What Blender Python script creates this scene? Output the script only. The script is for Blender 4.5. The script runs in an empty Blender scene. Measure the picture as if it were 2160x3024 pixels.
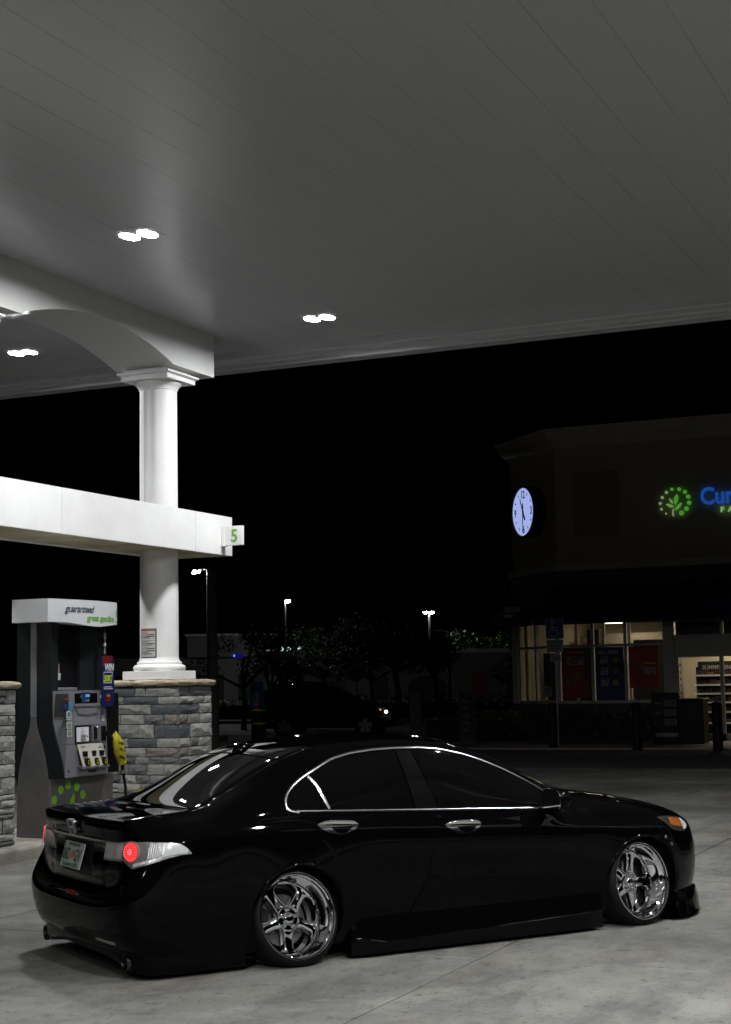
import bpy, bmesh, math, random
import numpy as np
from mathutils import Vector, Matrix, noise
R = math.radians
rnd = random.Random(7)
SC = bpy.context.scene
COL = SC.collection
# ------------------------------------------------------------------ camera
CAM_F, CAM_H = 4655.0 / 2160.0, 1.71
_P, _RO, _YAW = R(6.15), R(-1.04), R(24.3)
def _cam_axes():
    cp, sp, cr, sr, cy, sy = math.cos(_P), math.sin(_P), math.cos(_RO), math.sin(_RO), math.cos(_YAW), math.sin(_YAW)
    rows = []
    for d in ((1, 0, 0), (0, 1, 0), (0, 0, 1)):
        x = d[0]*cy + d[1]*sy; y = -d[0]*sy + d[1]*cy; z = d[2]
        f = y*cp + z*sp; u = -y*sp + z*cp
        rows.append((x*cr + u*sr, x*sr - u*cr, f))
    m = list(zip(*rows))
    return Vector(m[0]), Vector(m[1]), Vector(m[2])
_r, _d, _f = _cam_axes()
cam = bpy.data.cameras.new('camera'); cam_o = bpy.data.objects.new('camera', cam); COL.objects.link(cam_o)
cam.sensor_fit = 'HORIZONTAL'; cam.sensor_width = 36.0; cam.lens = 36.0 * CAM_F
cam.clip_start = 0.1; cam.clip_end = 1500
cam_o.matrix_world = Matrix(((_r.x, -_d.x, -_f.x, 0), (_r.y, -_d.y, -_f.y, 0), (_r.z, -_d.z, -_f.z, CAM_H), (0, 0, 0, 1)))
SC.camera = cam_o
# ------------------------------------------------------------------ night sky, exposure
W = bpy.data.worlds.new('World'); SC.world = W; W.use_nodes = True
_nt = W.node_tree; _nt.nodes.clear()
_sky = _nt.nodes.new('ShaderNodeTexSky'); _sky.sky_type = 'NISHITA'; _sky.sun_disc = False
_sky.sun_elevation = R(-8); _sky.sun_rotation = R(200)
_bg = _nt.nodes.new('ShaderNodeBackground'); _bg.inputs[1].default_value = 0.15
_wo = _nt.nodes.new('ShaderNodeOutputWorld')
_nt.links.new(_sky.outputs[0], _bg.inputs[0]); _nt.links.new(_bg.outputs[0], _wo.inputs[0])
SC.view_settings.view_transform = 'Standard'; SC.view_settings.look = 'None'
SC.view_settings.exposure = 0.0; SC.view_settings.gamma = 1.0
SC.render.engine = 'CYCLES'
cy = SC.cycles
cy.use_denoising = True; cy.max_bounces = 7; cy.diffuse_bounces = 3; cy.glossy_bounces = 5; cy.transparent_max_bounces = 12
cy.sample_clamp_indirect = 6.0; cy.caustics_reflective = False; cy.caustics_refractive = False
try: cy.use_light_tree = True
except Exception: pass
LAMP = 980.0          # radiance of the canopy lamps' lenses
# ------------------------------------------------------------------ materials
MATS = {}
def _set(b, k, v):
    if k in b.inputs: b.inputs[k].default_value = v
def pm(name, col=(.5, .5, .5), rough=.5, metal=0., spec=.5, coat=0., emit=None, es=0., var=0., vscale=6., bump=0., bscale=40., col2=None, detail=5., rvar=0.):
    """procedural principled material; var/col2 mix a second colour by noise, bump adds fine relief"""
    if name in MATS: return MATS[name]
    m = bpy.data.materials.new(name); m.use_nodes = True; nt = m.node_tree; b = nt.nodes['Principled BSDF']
    _set(b, 'Base Color', (*col, 1)); _set(b, 'Roughness', rough); _set(b, 'Metallic', metal); _set(b, 'Specular IOR Level', spec)
    _set(b, 'Coat Weight', coat); _set(b, 'Coat Roughness', .03)
    if emit: _set(b, 'Emission Color', (*emit, 1)); _set(b, 'Emission Strength', es)
    if var > 0 or bump > 0 or rvar > 0:
        g = nt.nodes.new('ShaderNodeNewGeometry')
        n = nt.nodes.new('ShaderNodeTexNoise'); n.inputs['Scale'].default_value = vscale; n.inputs['Detail'].default_value = detail
        n.inputs['Roughness'].default_value = .62
        nt.links.new(g.outputs['Position'], n.inputs['Vector'])
        if var > 0:
            c2 = col2 if col2 else tuple(c * .55 for c in col)
            mr = nt.nodes.new('ShaderNodeMapRange'); mr.inputs[1].default_value = .38; mr.inputs[2].default_value = .68; mr.inputs[4].default_value = var
            nt.links.new(n.outputs[0], mr.inputs[0])
            mx = nt.nodes.new('ShaderNodeMix'); mx.data_type = 'RGBA'
            mx.inputs[6].default_value = (*col, 1); mx.inputs[7].default_value = (*c2, 1)
            nt.links.new(mr.outputs[0], mx.inputs[0]); nt.links.new(mx.outputs[2], b.inputs['Base Color'])
        if rvar > 0:
            mr2 = nt.nodes.new('ShaderNodeMapRange'); mr2.inputs[3].default_value = max(.02, rough - rvar); mr2.inputs[4].default_value = min(1, rough + rvar)
            nt.links.new(n.outputs[0], mr2.inputs[0]); nt.links.new(mr2.outputs[0], b.inputs['Roughness'])
        if bump > 0:
            n2 = nt.nodes.new('ShaderNodeTexNoise'); n2.inputs['Scale'].default_value = bscale; n2.inputs['Detail'].default_value = 4.
            nt.links.new(g.outputs['Position'], n2.inputs['Vector'])
            bp = nt.nodes.new('ShaderNodeBump'); bp.inputs['Strength'].default_value = bump; bp.inputs['Distance'].default_value = .01
            nt.links.new(n2.outputs[0], bp.inputs['Height']); nt.links.new(bp.outputs[0], b.inputs['Normal'])
    MATS[name] = m
    return m
def em(name, col, s):
    if name in MATS: return MATS[name]
    m = bpy.data.materials.new(name); m.use_nodes = True; nt = m.node_tree; nt.nodes.clear()
    e = nt.nodes.new('ShaderNodeEmission'); e.inputs[0].default_value = (*col, 1); e.inputs[1].default_value = s
    o = nt.nodes.new('ShaderNodeOutputMaterial'); nt.links.new(e.outputs[0], o.inputs[0])
    MATS[name] = m
    return m
def clear_glass(name, tint=(1, 1, 1), gloss=.04, rough=.01):
    """thin pane: mostly see-through, mirror-like at a slant"""
    if name in MATS: return MATS[name]
    m = bpy.data.materials.new(name); m.use_nodes = True; nt = m.node_tree; nt.nodes.clear()
    t = nt.nodes.new('ShaderNodeBsdfTransparent'); t.inputs[0].default_value = (*tint, 1)
    g = nt.nodes.new('ShaderNodeBsdfGlossy'); g.inputs['Roughness'].default_value = rough
    ge = nt.nodes.new('ShaderNodeNewGeometry'); dt = nt.nodes.new('ShaderNodeVectorMath'); dt.operation = 'DOT_PRODUCT'
    nt.links.new(ge.outputs['Normal'], dt.inputs[0]); nt.links.new(ge.outputs['Incoming'], dt.inputs[1])
    def mth(op, a, b=None):
        n = nt.nodes.new('ShaderNodeMath'); n.operation = op
        for k, q in ((0, a), (1, b)):
            if q is None: continue
            if isinstance(q, float): n.inputs[k].default_value = q
            else: nt.links.new(q, n.inputs[k])
        return n
    ab = mth('ABSOLUTE', dt.outputs['Value']); pw = mth('POWER', mth('SUBTRACT', 1.0, ab.outputs[0]).outputs[0], 5.0)
    f = mth('ADD', mth('MULTIPLY', pw.outputs[0], 1.0-gloss).outputs[0], gloss)        # Schlick reflectance of a thin sheet
    x = nt.nodes.new('ShaderNodeMixShader'); o = nt.nodes.new('ShaderNodeOutputMaterial')
    nt.links.new(f.outputs[0], x.inputs[0]); nt.links.new(t.outputs[0], x.inputs[1]); nt.links.new(g.outputs[0], x.inputs[2])
    nt.links.new(x.outputs[0], o.inputs[0])
    MATS[name] = m
    return m
# ------------------------------------------------------------------ mesh helpers
class MB:
    def __init__(s): s.v = []; s.f = []
    def add(s, vs, fs):
        o = len(s.v); s.v += [tuple(p) for p in vs]; s.f += [tuple(i + o for i in f) for f in fs]; return s
    def box(s, x0, x1, y0, y1, z0, z1, b=0.):
        if b <= 0:
            return s.add([(x0, y0, z0), (x1, y0, z0), (x1, y1, z0), (x0, y1, z0), (x0, y0, z1), (x1, y0, z1), (x1, y1, z1), (x0, y1, z1)],
                         [(0, 3, 2, 1), (4, 5, 6, 7), (0, 1, 5, 4), (1, 2, 6, 5), (2, 3, 7, 6), (3, 0, 4, 7)])
        bm = bmesh.new(); bmesh.ops.create_cube(bm, size=1)
        for v in bm.verts: v.co = ((x0+x1)/2 + v.co.x*(x1-x0), (y0+y1)/2 + v.co.y*(y1-y0), (z0+z1)/2 + v.co.z*(z1-z0))
        bmesh.ops.bevel(bm, geom=bm.edges[:], offset=b, segments=2, affect='EDGES', profile=.5)
        bm.verts.ensure_lookup_table()
        s.add([v.co[:] for v in bm.verts], [[v.index for v in f.verts] for f in bm.faces]); bm.free(); return s
    def lathe(s, prof, n=32, axis='z', c=(0, 0, 0), caps=True):
        """prof: (radius, height) list"""
        vs = []; fs = []
        for (r, h) in prof:
            for k in range(n):
                a = 2*math.pi*k/n
                p = (r*math.cos(a), r*math.sin(a), h)
                if axis == 'x': p = (h, p[0], p[1])
                elif axis == 'y': p = (p[0], h, p[1])
                vs.append((p[0]+c[0], p[1]+c[1], p[2]+c[2]))
        for i in range(len(prof)-1):
            for k in range(n):
                k2 = (k+1) % n
                fs.append((i*n+k, i*n+k2, (i+1)*n+k2, (i+1)*n+k))
        if caps:
            fs.append(tuple(range(n-1, -1, -1))); fs.append(tuple(range((len(prof)-1)*n, len(prof)*n)))
        return s.add(vs, fs)
    def tube(s, pts, r, n=10, caps=True):
        pts = [Vector(p) for p in pts]; vs = []; fs = []; m = len(pts)
        rs = r if isinstance(r, (list, tuple)) else [r]*m
        up = Vector((0, 0, 1)); prev = None
        for i in range(m):
            t = (pts[min(i+1, m-1)] - pts[max(i-1, 0)]).normalized()
            if prev is None:
                a = t.cross(up) if abs(t.dot(up)) < .95 else t.cross(Vector((1, 0, 0)))
            else: a = prev - t * prev.dot(t)
            a.normalize(); prev = a; b = t.cross(a)
            for k in range(n):
                g = 2*math.pi*k/n; vs.append(pts[i] + (a*math.cos(g) + b*math.sin(g))*rs[i])
        for i in range(m-1):
            for k in range(n):
                k2 = (k+1) % n; fs.append((i*n+k, i*n+k2, (i+1)*n+k2, (i+1)*n+k))
        if caps: fs.append(tuple(range(n-1, -1, -1))); fs.append(tuple(range((m-1)*n, m*n)))
        return s.add(vs, fs)
    def prism(s, poly, f0, f1):
        """poly: 2-D list; f0,f1 map (a,b)->3-D for the two ends"""
        n = len(poly); vs = [f0(*p) for p in poly] + [f1(*p) for p in poly]
        fs = [tuple(range(n-1, -1, -1)), tuple(range(n, 2*n))] + [(i, (i+1) % n, n+(i+1) % n, n+i) for i in range(n)]
        return s.add(vs, fs)
    def grid(s, P, closed_u=False):
        """P: array nu x nv x 3"""
        nu, nv = len(P), len(P[0]); vs = [tuple(P[i][j]) for i in range(nu) for j in range(nv)]; fs = []
        for i in range(nu if closed_u else nu-1):
            i2 = (i+1) % nu
            for j in range(nv-1): fs.append((i*nv+j, i2*nv+j, i2*nv+j+1, i*nv+j+1))
        return s.add(vs, fs)
    def mesh(s, name):
        me = bpy.data.meshes.new(name); me.from_pydata(s.v, [], s.f); me.validate(); return me
    def build(s, name, mat=None, parent=None, smooth=0, loc=None, fix=True):
        me = s.mesh(name)
        if fix:
            bm = bmesh.new(); bm.from_mesh(me); bmesh.ops.recalc_face_normals(bm, faces=bm.faces); bm.to_mesh(me); bm.free()
        if mat: me.materials.append(mat)
        if smooth: shade(me, smooth)
        return obj(name, me, parent, loc)
def shade(me, ang):
    me.polygons.foreach_set('use_smooth', [True]*len(me.polygons))
    if ang < 180:
        try: me.set_sharp_from_angle(angle=R(ang))
        except Exception: pass
    me.update()
def obj(name, data, parent=None, loc=None):
    o = bpy.data.objects.new(name, data); COL.objects.link(o)
    if parent: o.parent = parent
    if loc: o.location = loc
    return o
def tag(o, label=None, cat=None, group=None, kind=None):
    if label: o['label'] = label
    if cat: o['category'] = cat
    if group: o['group'] = group
    if kind: o['kind'] = kind
    return o
def thing(name, label, cat, loc=(0, 0, 0), rz=0., group=None):
    o = obj(name, None, None, loc); o.rotation_euler = (0, 0, rz); o.empty_display_size = .2
    return tag(o, label, cat, group)
def struct(name, mb, mat, **k):
    o = mb.build(name, mat, **k); o['kind'] = 'structure'; return o
def text(name, body, size, mat, parent, loc, rot, ext=.002, off=0., align='LEFT', sx=1., shear=0., spacing=1.):
    c = bpy.data.curves.new(name, 'FONT'); c.body = body; c.size = size; c.extrude = ext; c.offset = off
    c.align_x = align; c.shear = shear; c.space_character = spacing; c.resolution_u = 3
    c.materials.append(mat); o = obj(name, c, parent, loc); o.rotation_euler = rot; o.scale = (sx, 1, 1); return o
def copy_tree(o, parent=None):
    c = o.copy(); COL.objects.link(c); c.parent = parent
    for ch in list(o.children): copy_tree(ch, c)
    return c
RX = (R(90), 0, 0)                    # text facing -Y
RXP = (R(90), 0, R(90))               # text facing +X
# ================================================================== sedan: body surface (band round the car + top skin)
def _half_stations():
    S = []
    lp = lambda a, b, t: tuple(a[i] + (b[i]-a[i])*t for i in range(3))
    corner_r, c_r = (-1.035, .70, .912), (-1.085, 0, .912)
    corner_f, c_f = (3.24, .66, .722), (3.53, 0, .662)
    def edge(c, k, w):
        t = 1 - (w/c[1])**2.2
        return (c[0] + (k[0]-c[0])*t, w, c[2] + (k[2]-c[2])*t)
    def st(xs, ws, zs, e): return [(x, w, z) for x, w, z in zip(xs, ws, zs)] + [e]
    zr = [.15, .19, .31, .440, .448, .60, .735, .82, .878]
    xr = [-1.06, -1.13, -1.162, -1.200, -1.072, -1.095, -1.065, -1.085, -1.10]
    S.append(st(xr, [0]*9, zr, edge(corner_r, c_r, 0)))
    S.append(st([x+.006 for x in xr], [.34]*9, zr, edge(corner_r, c_r, .34)))
    S.append(st([-1.035, -1.105, -1.14, -1.172, -1.055, -1.068, -1.052, -1.066, -1.075], [.60, .61, .62, .62, .61, .60, .59, .585, .58],
                [.145, .185, .315, .462, .478, .62, .745, .822, .88], edge(corner_r, c_r, .57)))
    S.append(st([-.985, -1.055, -1.092, -1.108, -1.045, -1.015, -1.01, -1.022, -1.032], [.765, .80, .822, .822, .805, .778, .762, .746, .725],
                [.13, .18, .32, .50, .585, .69, .775, .84, .886], corner_r))
    S.append(st([-.90, -.96, -.992, -.985, -.955, -.925, -.905, -.91, -.92], [.83, .872, .888, .888, .878, .862, .836, .802, .765],
                [.10, .18, .33, .53, .68, .77, .83, .87, .90], (-.93, .722, .922)))
    E = {-.75: (.712, .938), -.55: (.665, .957), -.33: (.602, 1.04), -.10: (.590, 1.158), .20: (.580, 1.275), .55: (.570, 1.318), .95: (.566, 1.322),
         1.35: (.584, 1.268), 1.65: (.625, 1.158), 1.90: (.668, 1.036), 2.12: (.700, .933), 2.35: (.722, .872), 2.65: (.735, .838), 2.90: (.732, .800)}
    for x, (we, ze) in E.items():
        fl = .034*math.exp(-(x/.28)**2) + .022*math.exp(-((x-2.705)/.30)**2)
        zc = .835 - .058*max(x, -.1) if x > -.1 else .835 + .03*(x+.1)
        zb = .925 - .044*x
        rows = [(x, .845, .10), (x, .882+fl, .19), (x, .905+fl, .34), (x, .916+fl*.8, .56), (x, .932, zc-.018), (x, .896, zc+.018)]
        if x <= -.5:
            r5 = {-.75: (x, .888, .825), -.55: (x, .898, .845)}[x]; rows[4] = (x, .915, .775); rows[5] = r5
            e = (x, we, ze); rows += [lp(r5, e, .27), lp(r5, e, .52), lp(r5, e, .78), e]
            rows[7] = (x, rows[7][1]+.008, rows[7][2]+.008)
        elif x < -.2:
            rows += [(x, .872, .905), (x, .80, .972), (x, .70, 1.028), (x, we, ze)]
        elif x < 2.0:
            dz, dw = (.04, .075) if x < 1.2 else (.034, .045)
            if x < 0: dz, dw = .045, .085
            r6 = (x, .868, zb); r8 = (x, we+dw, ze-dz)
            rows += [r6, (x, .5*(r6[1]+r8[1])+(.014 if x < 1.2 else .004), .5*(r6[2]+r8[2])), r8, (x, we, ze)]
        else:
            r5 = rows[5]; e = (x, we, ze)
            rows += [lp(r5, e, .3), lp(r5, e, .55), lp(r5, e, .8), e]
            if x > 2.3:
                for k, (a, b) in enumerate(((.006, .006), (.012, .012), (.008, .008))): rows[6+k] = (x, rows[6+k][1]+a, rows[6+k][2]+b)
        S.append(rows)
    S.append(st([3.03, 3.055, 3.065, 3.065, 3.06, 3.055, 3.055, 3.055, 3.06], [.83, .866, .876, .876, .868, .852, .832, .805, .768],
                [.12, .20, .33, .47, .58, .64, .685, .722, .75], (3.07, .718, .770)))
    S.append(st([3.24, 3.285, 3.305, 3.305, 3.295, 3.285, 3.275, 3.265, 3.255], [.72, .742, .752, .752, .745, .736, .726, .712, .69],
                [.12, .20, .32, .45, .54, .60, .64, .672, .70], corner_f))
    zf = [.12, .20, .32, .44, .52, .57, .61, .64, .662]
    S.append(st([3.40, 3.465, 3.495, 3.495, 3.485, 3.47, 3.455, 3.44, 3.42], [.55]*9, zf, edge(corner_f, c_f, .50)))
    S.append(st([3.53, 3.58, 3.605, 3.605, 3.59, 3.575, 3.56, 3.545, 3.525], [.30]*9, zf, edge(corner_f, c_f, .30)))
    S.append(st([3.56, 3.61, 3.63, 3.63, 3.615, 3.60, 3.585, 3.57, 3.55], [0]*9, zf, edge(corner_f, c_f, 0)))
    return np.array(S)
CS = _half_stations(); NST = len(CS); IR, IF = 3, 20
CENTRE = np.array([(-1.085, .912), (-.98, .93), (-.80, .944), (-.60, .966), (-.38, 1.072), (-.15, 1.195), (.16, 1.305), (.55, 1.352), (.95, 1.356), (1.42, 1.318),
                   (1.78, 1.212), (2.08, 1.085), (2.36, .962), (2.58, .905), (2.85, .868), (3.08, .826), (3.28, .775), (3.53, .662)])
def _ring():
    r = CS.copy(); r[:, :, 1] *= -1
    l = CS[1:-1][::-1].copy()
    return np.concatenate([r, l])
RING = _ring(); NR = len(RING)
_d = np.linalg.norm(np.diff(np.concatenate([RING, RING[:1]])[:, 3], axis=0), axis=1)
_d = np.sqrt(_d * .35) ; TK = np.concatenate([[0], np.cumsum(_d)])
def _pspline(t, y):
    n = len(y); h = np.diff(t); A = np.zeros((n, n)); B = np.zeros((n,) + y.shape[1:])
    for i in range(n):
        hm, hp = h[i-1], h[i]; A[i, i-1] += hm; A[i, i] += 2*(hm+hp); A[i, (i+1) % n] += hp
        B[i] = 6*((y[(i+1) % n]-y[i])/hp - (y[i]-y[i-1])/hm)
    return np.linalg.solve(A, B.reshape(n, -1)).reshape(B.shape)
M2 = _pspline(TK, RING)
def _ev(t, y, m, tq):
    tq = np.asarray(tq, float); L = t[-1]; tq = np.mod(tq, L)
    i = np.clip(np.searchsorted(t, tq, side='right')-1, 0, len(y)-1); n = len(y); j = (i+1) % n; h = (t[i+1]-t[i])
    sh = tq.shape + (1,)*(y.ndim-1)
    a = ((t[i+1]-tq)/h).reshape(sh); b = 1-a; hh = (h*h/6).reshape(sh)
    return a*y[i] + b*y[j] + ((a**3-a)*m[i] + (b**3-b)*m[j])*hh
def _basis(v, n=10, k=3):
    v = np.clip(np.asarray(v, float), 0, 1-1e-9)
    kn = np.concatenate([[0]*k, np.linspace(0, 1, n-k+1), [1]*k]); N = np.array([((v >= kn[i]) & (v < kn[i+1])).astype(float) for i in range(len(kn)-1)])
    for d in range(1, k+1):
        M = []
        for i in range(len(kn)-1-d):
            a = (v-kn[i])/(kn[i+d]-kn[i]) if kn[i+d] > kn[i] else 0
            b = (kn[i+d+1]-v)/(kn[i+d+1]-kn[i+1]) if kn[i+d+1] > kn[i+1] else 0
            M.append(a*N[i] + b*N[i+1])
        N = np.array(M)
    return np.moveaxis(N, 0, -1)
def ui2t(ui): return np.interp(ui, np.arange(NR+1), TK)
def band(ui, v):
    """surface point; ui = station number (0 rear centre, right side, 23 front centre, left side ...), v 0 sill .. 1 roof edge"""
    rows = _ev(TK, RING, M2, ui2t(np.mod(np.asarray(ui, float), NR)))
    return (rows * _basis(v)[..., None]).sum(-2)
_t18 = TK[IR:IF+1] - TK[IR]
def _nspline(t, y):
    n = len(y); h = np.diff(t); A = np.eye(n); B = np.zeros(y.shape)
    for i in range(1, n-1):
        A[i, i-1:i+2] = h[i-1], 2*(h[i-1]+h[i]), h[i]; B[i] = 6*((y[i+1]-y[i])/h[i] - (y[i]-y[i-1])/h[i-1])
    return np.linalg.solve(A, B)
_mC = _nspline(_t18, CENTRE)
def _evn(t, y, m, tq):
    i = np.clip(np.searchsorted(t, tq, side='right')-1, 0, len(y)-2); h = t[i+1]-t[i]
    a = ((t[i+1]-tq)/h)[..., None]; b = 1-a
    return a*y[i] + b*y[i+1] + ((a**3-a)*m[i] + (b**3-b)*m[i+1])*(h*h/6)[..., None]
def top(ui, s):
    """top skin; ui between the rear and front corner stations, s -1 right edge .. 1 left edge"""
    ui = np.asarray(ui, float); s = np.asarray(s, float); ui, s = np.broadcast_arrays(ui, s)
    t = ui2t(ui); e = _ev(TK, RING, M2, t)[..., 9, :]; c = _evn(_t18, CENTRE, _mC, t-TK[IR])
    k = 1-np.abs(s)**2.2
    return np.stack([e[..., 0] + (c[..., 0]-e[..., 0])*k, e[..., 1]*(-s), e[..., 2] + (c[..., 1]-e[..., 2])*k], -1)
def _nrm(f, a, b, ea=1e-3, eb=1e-3):
    pa = f(a+ea, b)-f(a-ea, b); pb = f(a, np.clip(b+eb, -1, 1))-f(a, np.clip(b-eb, -1, 1))
    n = np.cross(pa, pb); return n/np.maximum(np.linalg.norm(n, axis=-1, keepdims=True), 1e-9)
_gu, _gv = np.meshgrid(np.linspace(3.2, 20.2, 500), np.linspace(.0, 1, 140), indexing='ij')
_gp = band(_gu.ravel(), _gv.ravel())
def side_uv(x, z):
    """parameters of the right-hand side point at (x, z)"""
    x = np.asarray(x, float); z = np.asarray(z, float); sh = x.shape; x = x.ravel(); z = z.ravel()
    u = np.empty(len(x)); v = np.empty(len(x))
    for k in range(len(x)):
        d = (_gp[:, 0]-x[k])**2 + (_gp[:, 2]-z[k])**2; i = np.argmin(d); u[k] = _gu.ravel()[i]; v[k] = _gv.ravel()[i]
    for _ in range(6):
        p = band(u, v); du = (band(u+1e-3, v)-band(u-1e-3, v))/2e-3; vv = np.clip(v, 2e-3, 1-2e-3); dv = (band(u, vv+1e-3)-band(u, vv-1e-3))/2e-3
        rx, rz = x-p[:, 0], z-p[:, 2]; D = du[:, 0]*dv[:, 2]-dv[:, 0]*du[:, 2]; D = np.where(np.abs(D) < 1e-6, 1e-6, D)
        u = u + np.clip((rx*dv[:, 2]-dv[:, 0]*rz)/D, -.2, .2); v = np.clip(v + np.clip((du[:, 0]*rz-rx*du[:, 2])/D, -.05, .05), 0, 1)
    return u.reshape(sh), v.reshape(sh)
def bandn(u, v, off=0.):
    """band point pushed outwards by off"""
    p = band(u, v); n = _nrm(band, u, np.clip(v, .002, .998)); c = p - np.array([1.2, 0, .5]); s = np.sign((n*c).sum(-1, keepdims=True)); s[s == 0] = 1
    return p + n*s*np.asarray(off)[..., None] if np.ndim(off) else p + n*s*off
def topn(u, s, off=0.):
    p = top(u, s); n = _nrm(top, u, s); n = n*np.where(n[..., 2:3] < 0, -1, 1)
    return p + n*np.asarray(off)[..., None] if np.ndim(off) else p + n*off
# ================================================================== sedan: materials and parts
PAINT = pm('black_car_paint', (.0014, .0014, .0018), .04, spec=.12)
TINT = pm('tinted_car_glass', (.0015, .0016, .0016), .02, spec=.28)
CHROME = pm('chrome', (.93, .94, .95), .045, metal=1.)
CHROME_S = pm('satin_chrome', (.42, .425, .43), .2, metal=1.)
RUBBER = pm('tyre_rubber', (.006, .006, .006), .7, spec=.2, bump=.15, bscale=90)
BLACKP = pm('black_plastic', (.006, .006, .0065), .5, spec=.3)
GAPM = pm('gap_black', (.001, .001, .001), .9)  # near-black for gaps, wheel wells, pipe bores and undersides
STEEL = pm('brake_steel', (.22, .22, .22), .35, metal=1.)
car = thing('sedan', 'glossy black lowered sedan with deep-dish chrome wheels parked across the forecourt', 'car')
car.location = (-5.182, 9.269, 0); car.rotation_euler = (0, 0, R(54.68))
def mirror_mesh(me, name):
    m = me.copy(); m.name = name
    co = np.empty(len(m.vertices)*3); m.vertices.foreach_get('co', co); co[1::3] *= -1; m.vertices.foreach_set('co', co); m.flip_normals(); return m
def pair(mb, name, mat, parent, smooth=40, lab=None):
    """one part on the right-hand side and its mirror image on the left"""
    a = mb.build(name, mat, parent, smooth); b = obj(name, mirror_mesh(a.data, name), parent); return a, b
# ---- body shell: dense band, wheel openings cut and snapped to circles, top skin under the panels
def body_shell():
    nu_s, nv = 11, 72
    uu = np.concatenate([np.linspace(i, i+1, nu_s, endpoint=False) for i in range(NR)])
    vv = np.linspace(0, 1, nv); U, V = np.meshgrid(uu, vv, indexing='ij'); P = band(U.ravel(), V.ravel()).reshape(len(uu), nv, 3)
    arches = [(0.0, .302, .310), (2.705, .302, .310)]
    inside = np.zeros(P.shape[:2], bool)
    for (cx, cz, r) in arches:
        d = np.hypot(P[..., 0]-cx, P[..., 2]-cz); inside |= (d < r) & (np.abs(P[..., 1]) > .6)
    nu = len(uu); faces = []; used = np.zeros(P.shape[:2], bool)
    for i in range(nu):
        i2 = (i+1) % nu
        for j in range(nv-1):
            q = ((i, j), (i2, j), (i2, j+1), (i, j+1))
            if all(inside[a] for a in q): continue
            faces.append([a*nv+b for a, b in q])
            for a in q: used[a] = True
    for (cx, cz, r) in arches:
        dx, dz = P[..., 0]-cx, P[..., 2]-cz; d = np.maximum(np.hypot(dx, dz), 1e-6)
        sel = inside & used & (d < r)
        P[..., 0] = np.where(sel, cx+dx/d*r, P[..., 0]); P[..., 2] = np.where(sel, cz+dz/d*r, P[..., 2])
    mb = MB(); mb.add(P.reshape(-1, 3), faces)
    tu = np.linspace(IR, IF, 150); ts = np.linspace(-1, 1, 33); TU, TS = np.meshgrid(tu, ts, indexing='ij')
    T = topn(TU, TS, -.005*(1-np.abs(TS)**12)); mb.grid(T)
    me = mb.mesh('body'); bm = bmesh.new(); bm.from_mesh(me)
    bmesh.ops.delete(bm, geom=[v for v in bm.verts if not v.link_faces], context='VERTS')
    bmesh.ops.recalc_face_normals(bm, faces=bm.faces); bm.to_mesh(me); bm.free(); me.materials.append(PAINT); shade(me, 180)
    return obj('body', me, car)
body_shell()
def tpatch(name, u0, u1, s0, s1, mat, off=.0, nu=40, ns=25, edge=.004, parent=None):
    """panel on the top skin, its rim turned down"""
    u = np.concatenate([[u0], np.linspace(u0+.004, u1-.004, nu), [u1]]); s = np.concatenate([[s0], np.linspace(s0+.004, s1-.004, ns), [s1]])
    U, S_ = np.meshgrid(u, s, indexing='ij'); o = np.full(U.shape, off); o[0] -= edge; o[-1] -= edge; o[:, 0] -= edge; o[:, -1] -= edge
    return MB().grid(topn(U, S_, o)).build(name, mat, parent or car, 60)
trunk = tpatch('trunk_lid', 3.0, 5.86, -.955, .955, PAINT, .001)
tpatch('rear_window', 5.94, 8.44, -.935, .935, TINT, .001)
tpatch('roof', 8.50, 11.95, -.97, .97, PAINT, .001)
tpatch('windshield', 12.0, 15.1, -.94, .94, TINT, .001)
tpatch('hood', 15.45, 19.9, -.93, .93, PAINT, .001)
def spatch(name, ub, zb, ut, zt, mat, off=.002, n=30, m=12, edge=.003, parent=None, both=True):
    """panel on the flank between a lower and an upper curve given as (x, z) point lists of equal parameter"""
    a = np.linspace(0, 1, n); b = np.linspace(0, 1, m)
    X0 = np.interp(a, np.linspace(0, 1, len(ub)), ub); Z0 = np.interp(a, np.linspace(0, 1, len(zb)), zb)
    X1 = np.interp(a, np.linspace(0, 1, len(ut)), ut); Z1 = np.interp(a, np.linspace(0, 1, len(zt)), zt)
    X = X0[:, None]+(X1-X0)[:, None]*b; Z = Z0[:, None]+(Z1-Z0)[:, None]*b
    u, v = side_uv(X, Z); o = np.full(X.shape, off); o[0] -= edge; o[-1] -= edge; o[:, 0] -= edge; o[:, -1] -= edge
    mb = MB().grid(bandn(u, v, o))
    return pair(mb, name, mat, parent or car, 60) if both else (mb.build(name, mat, parent or car, 60), None)
belt = lambda x: .925 - .044*np.asarray(x)
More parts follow.
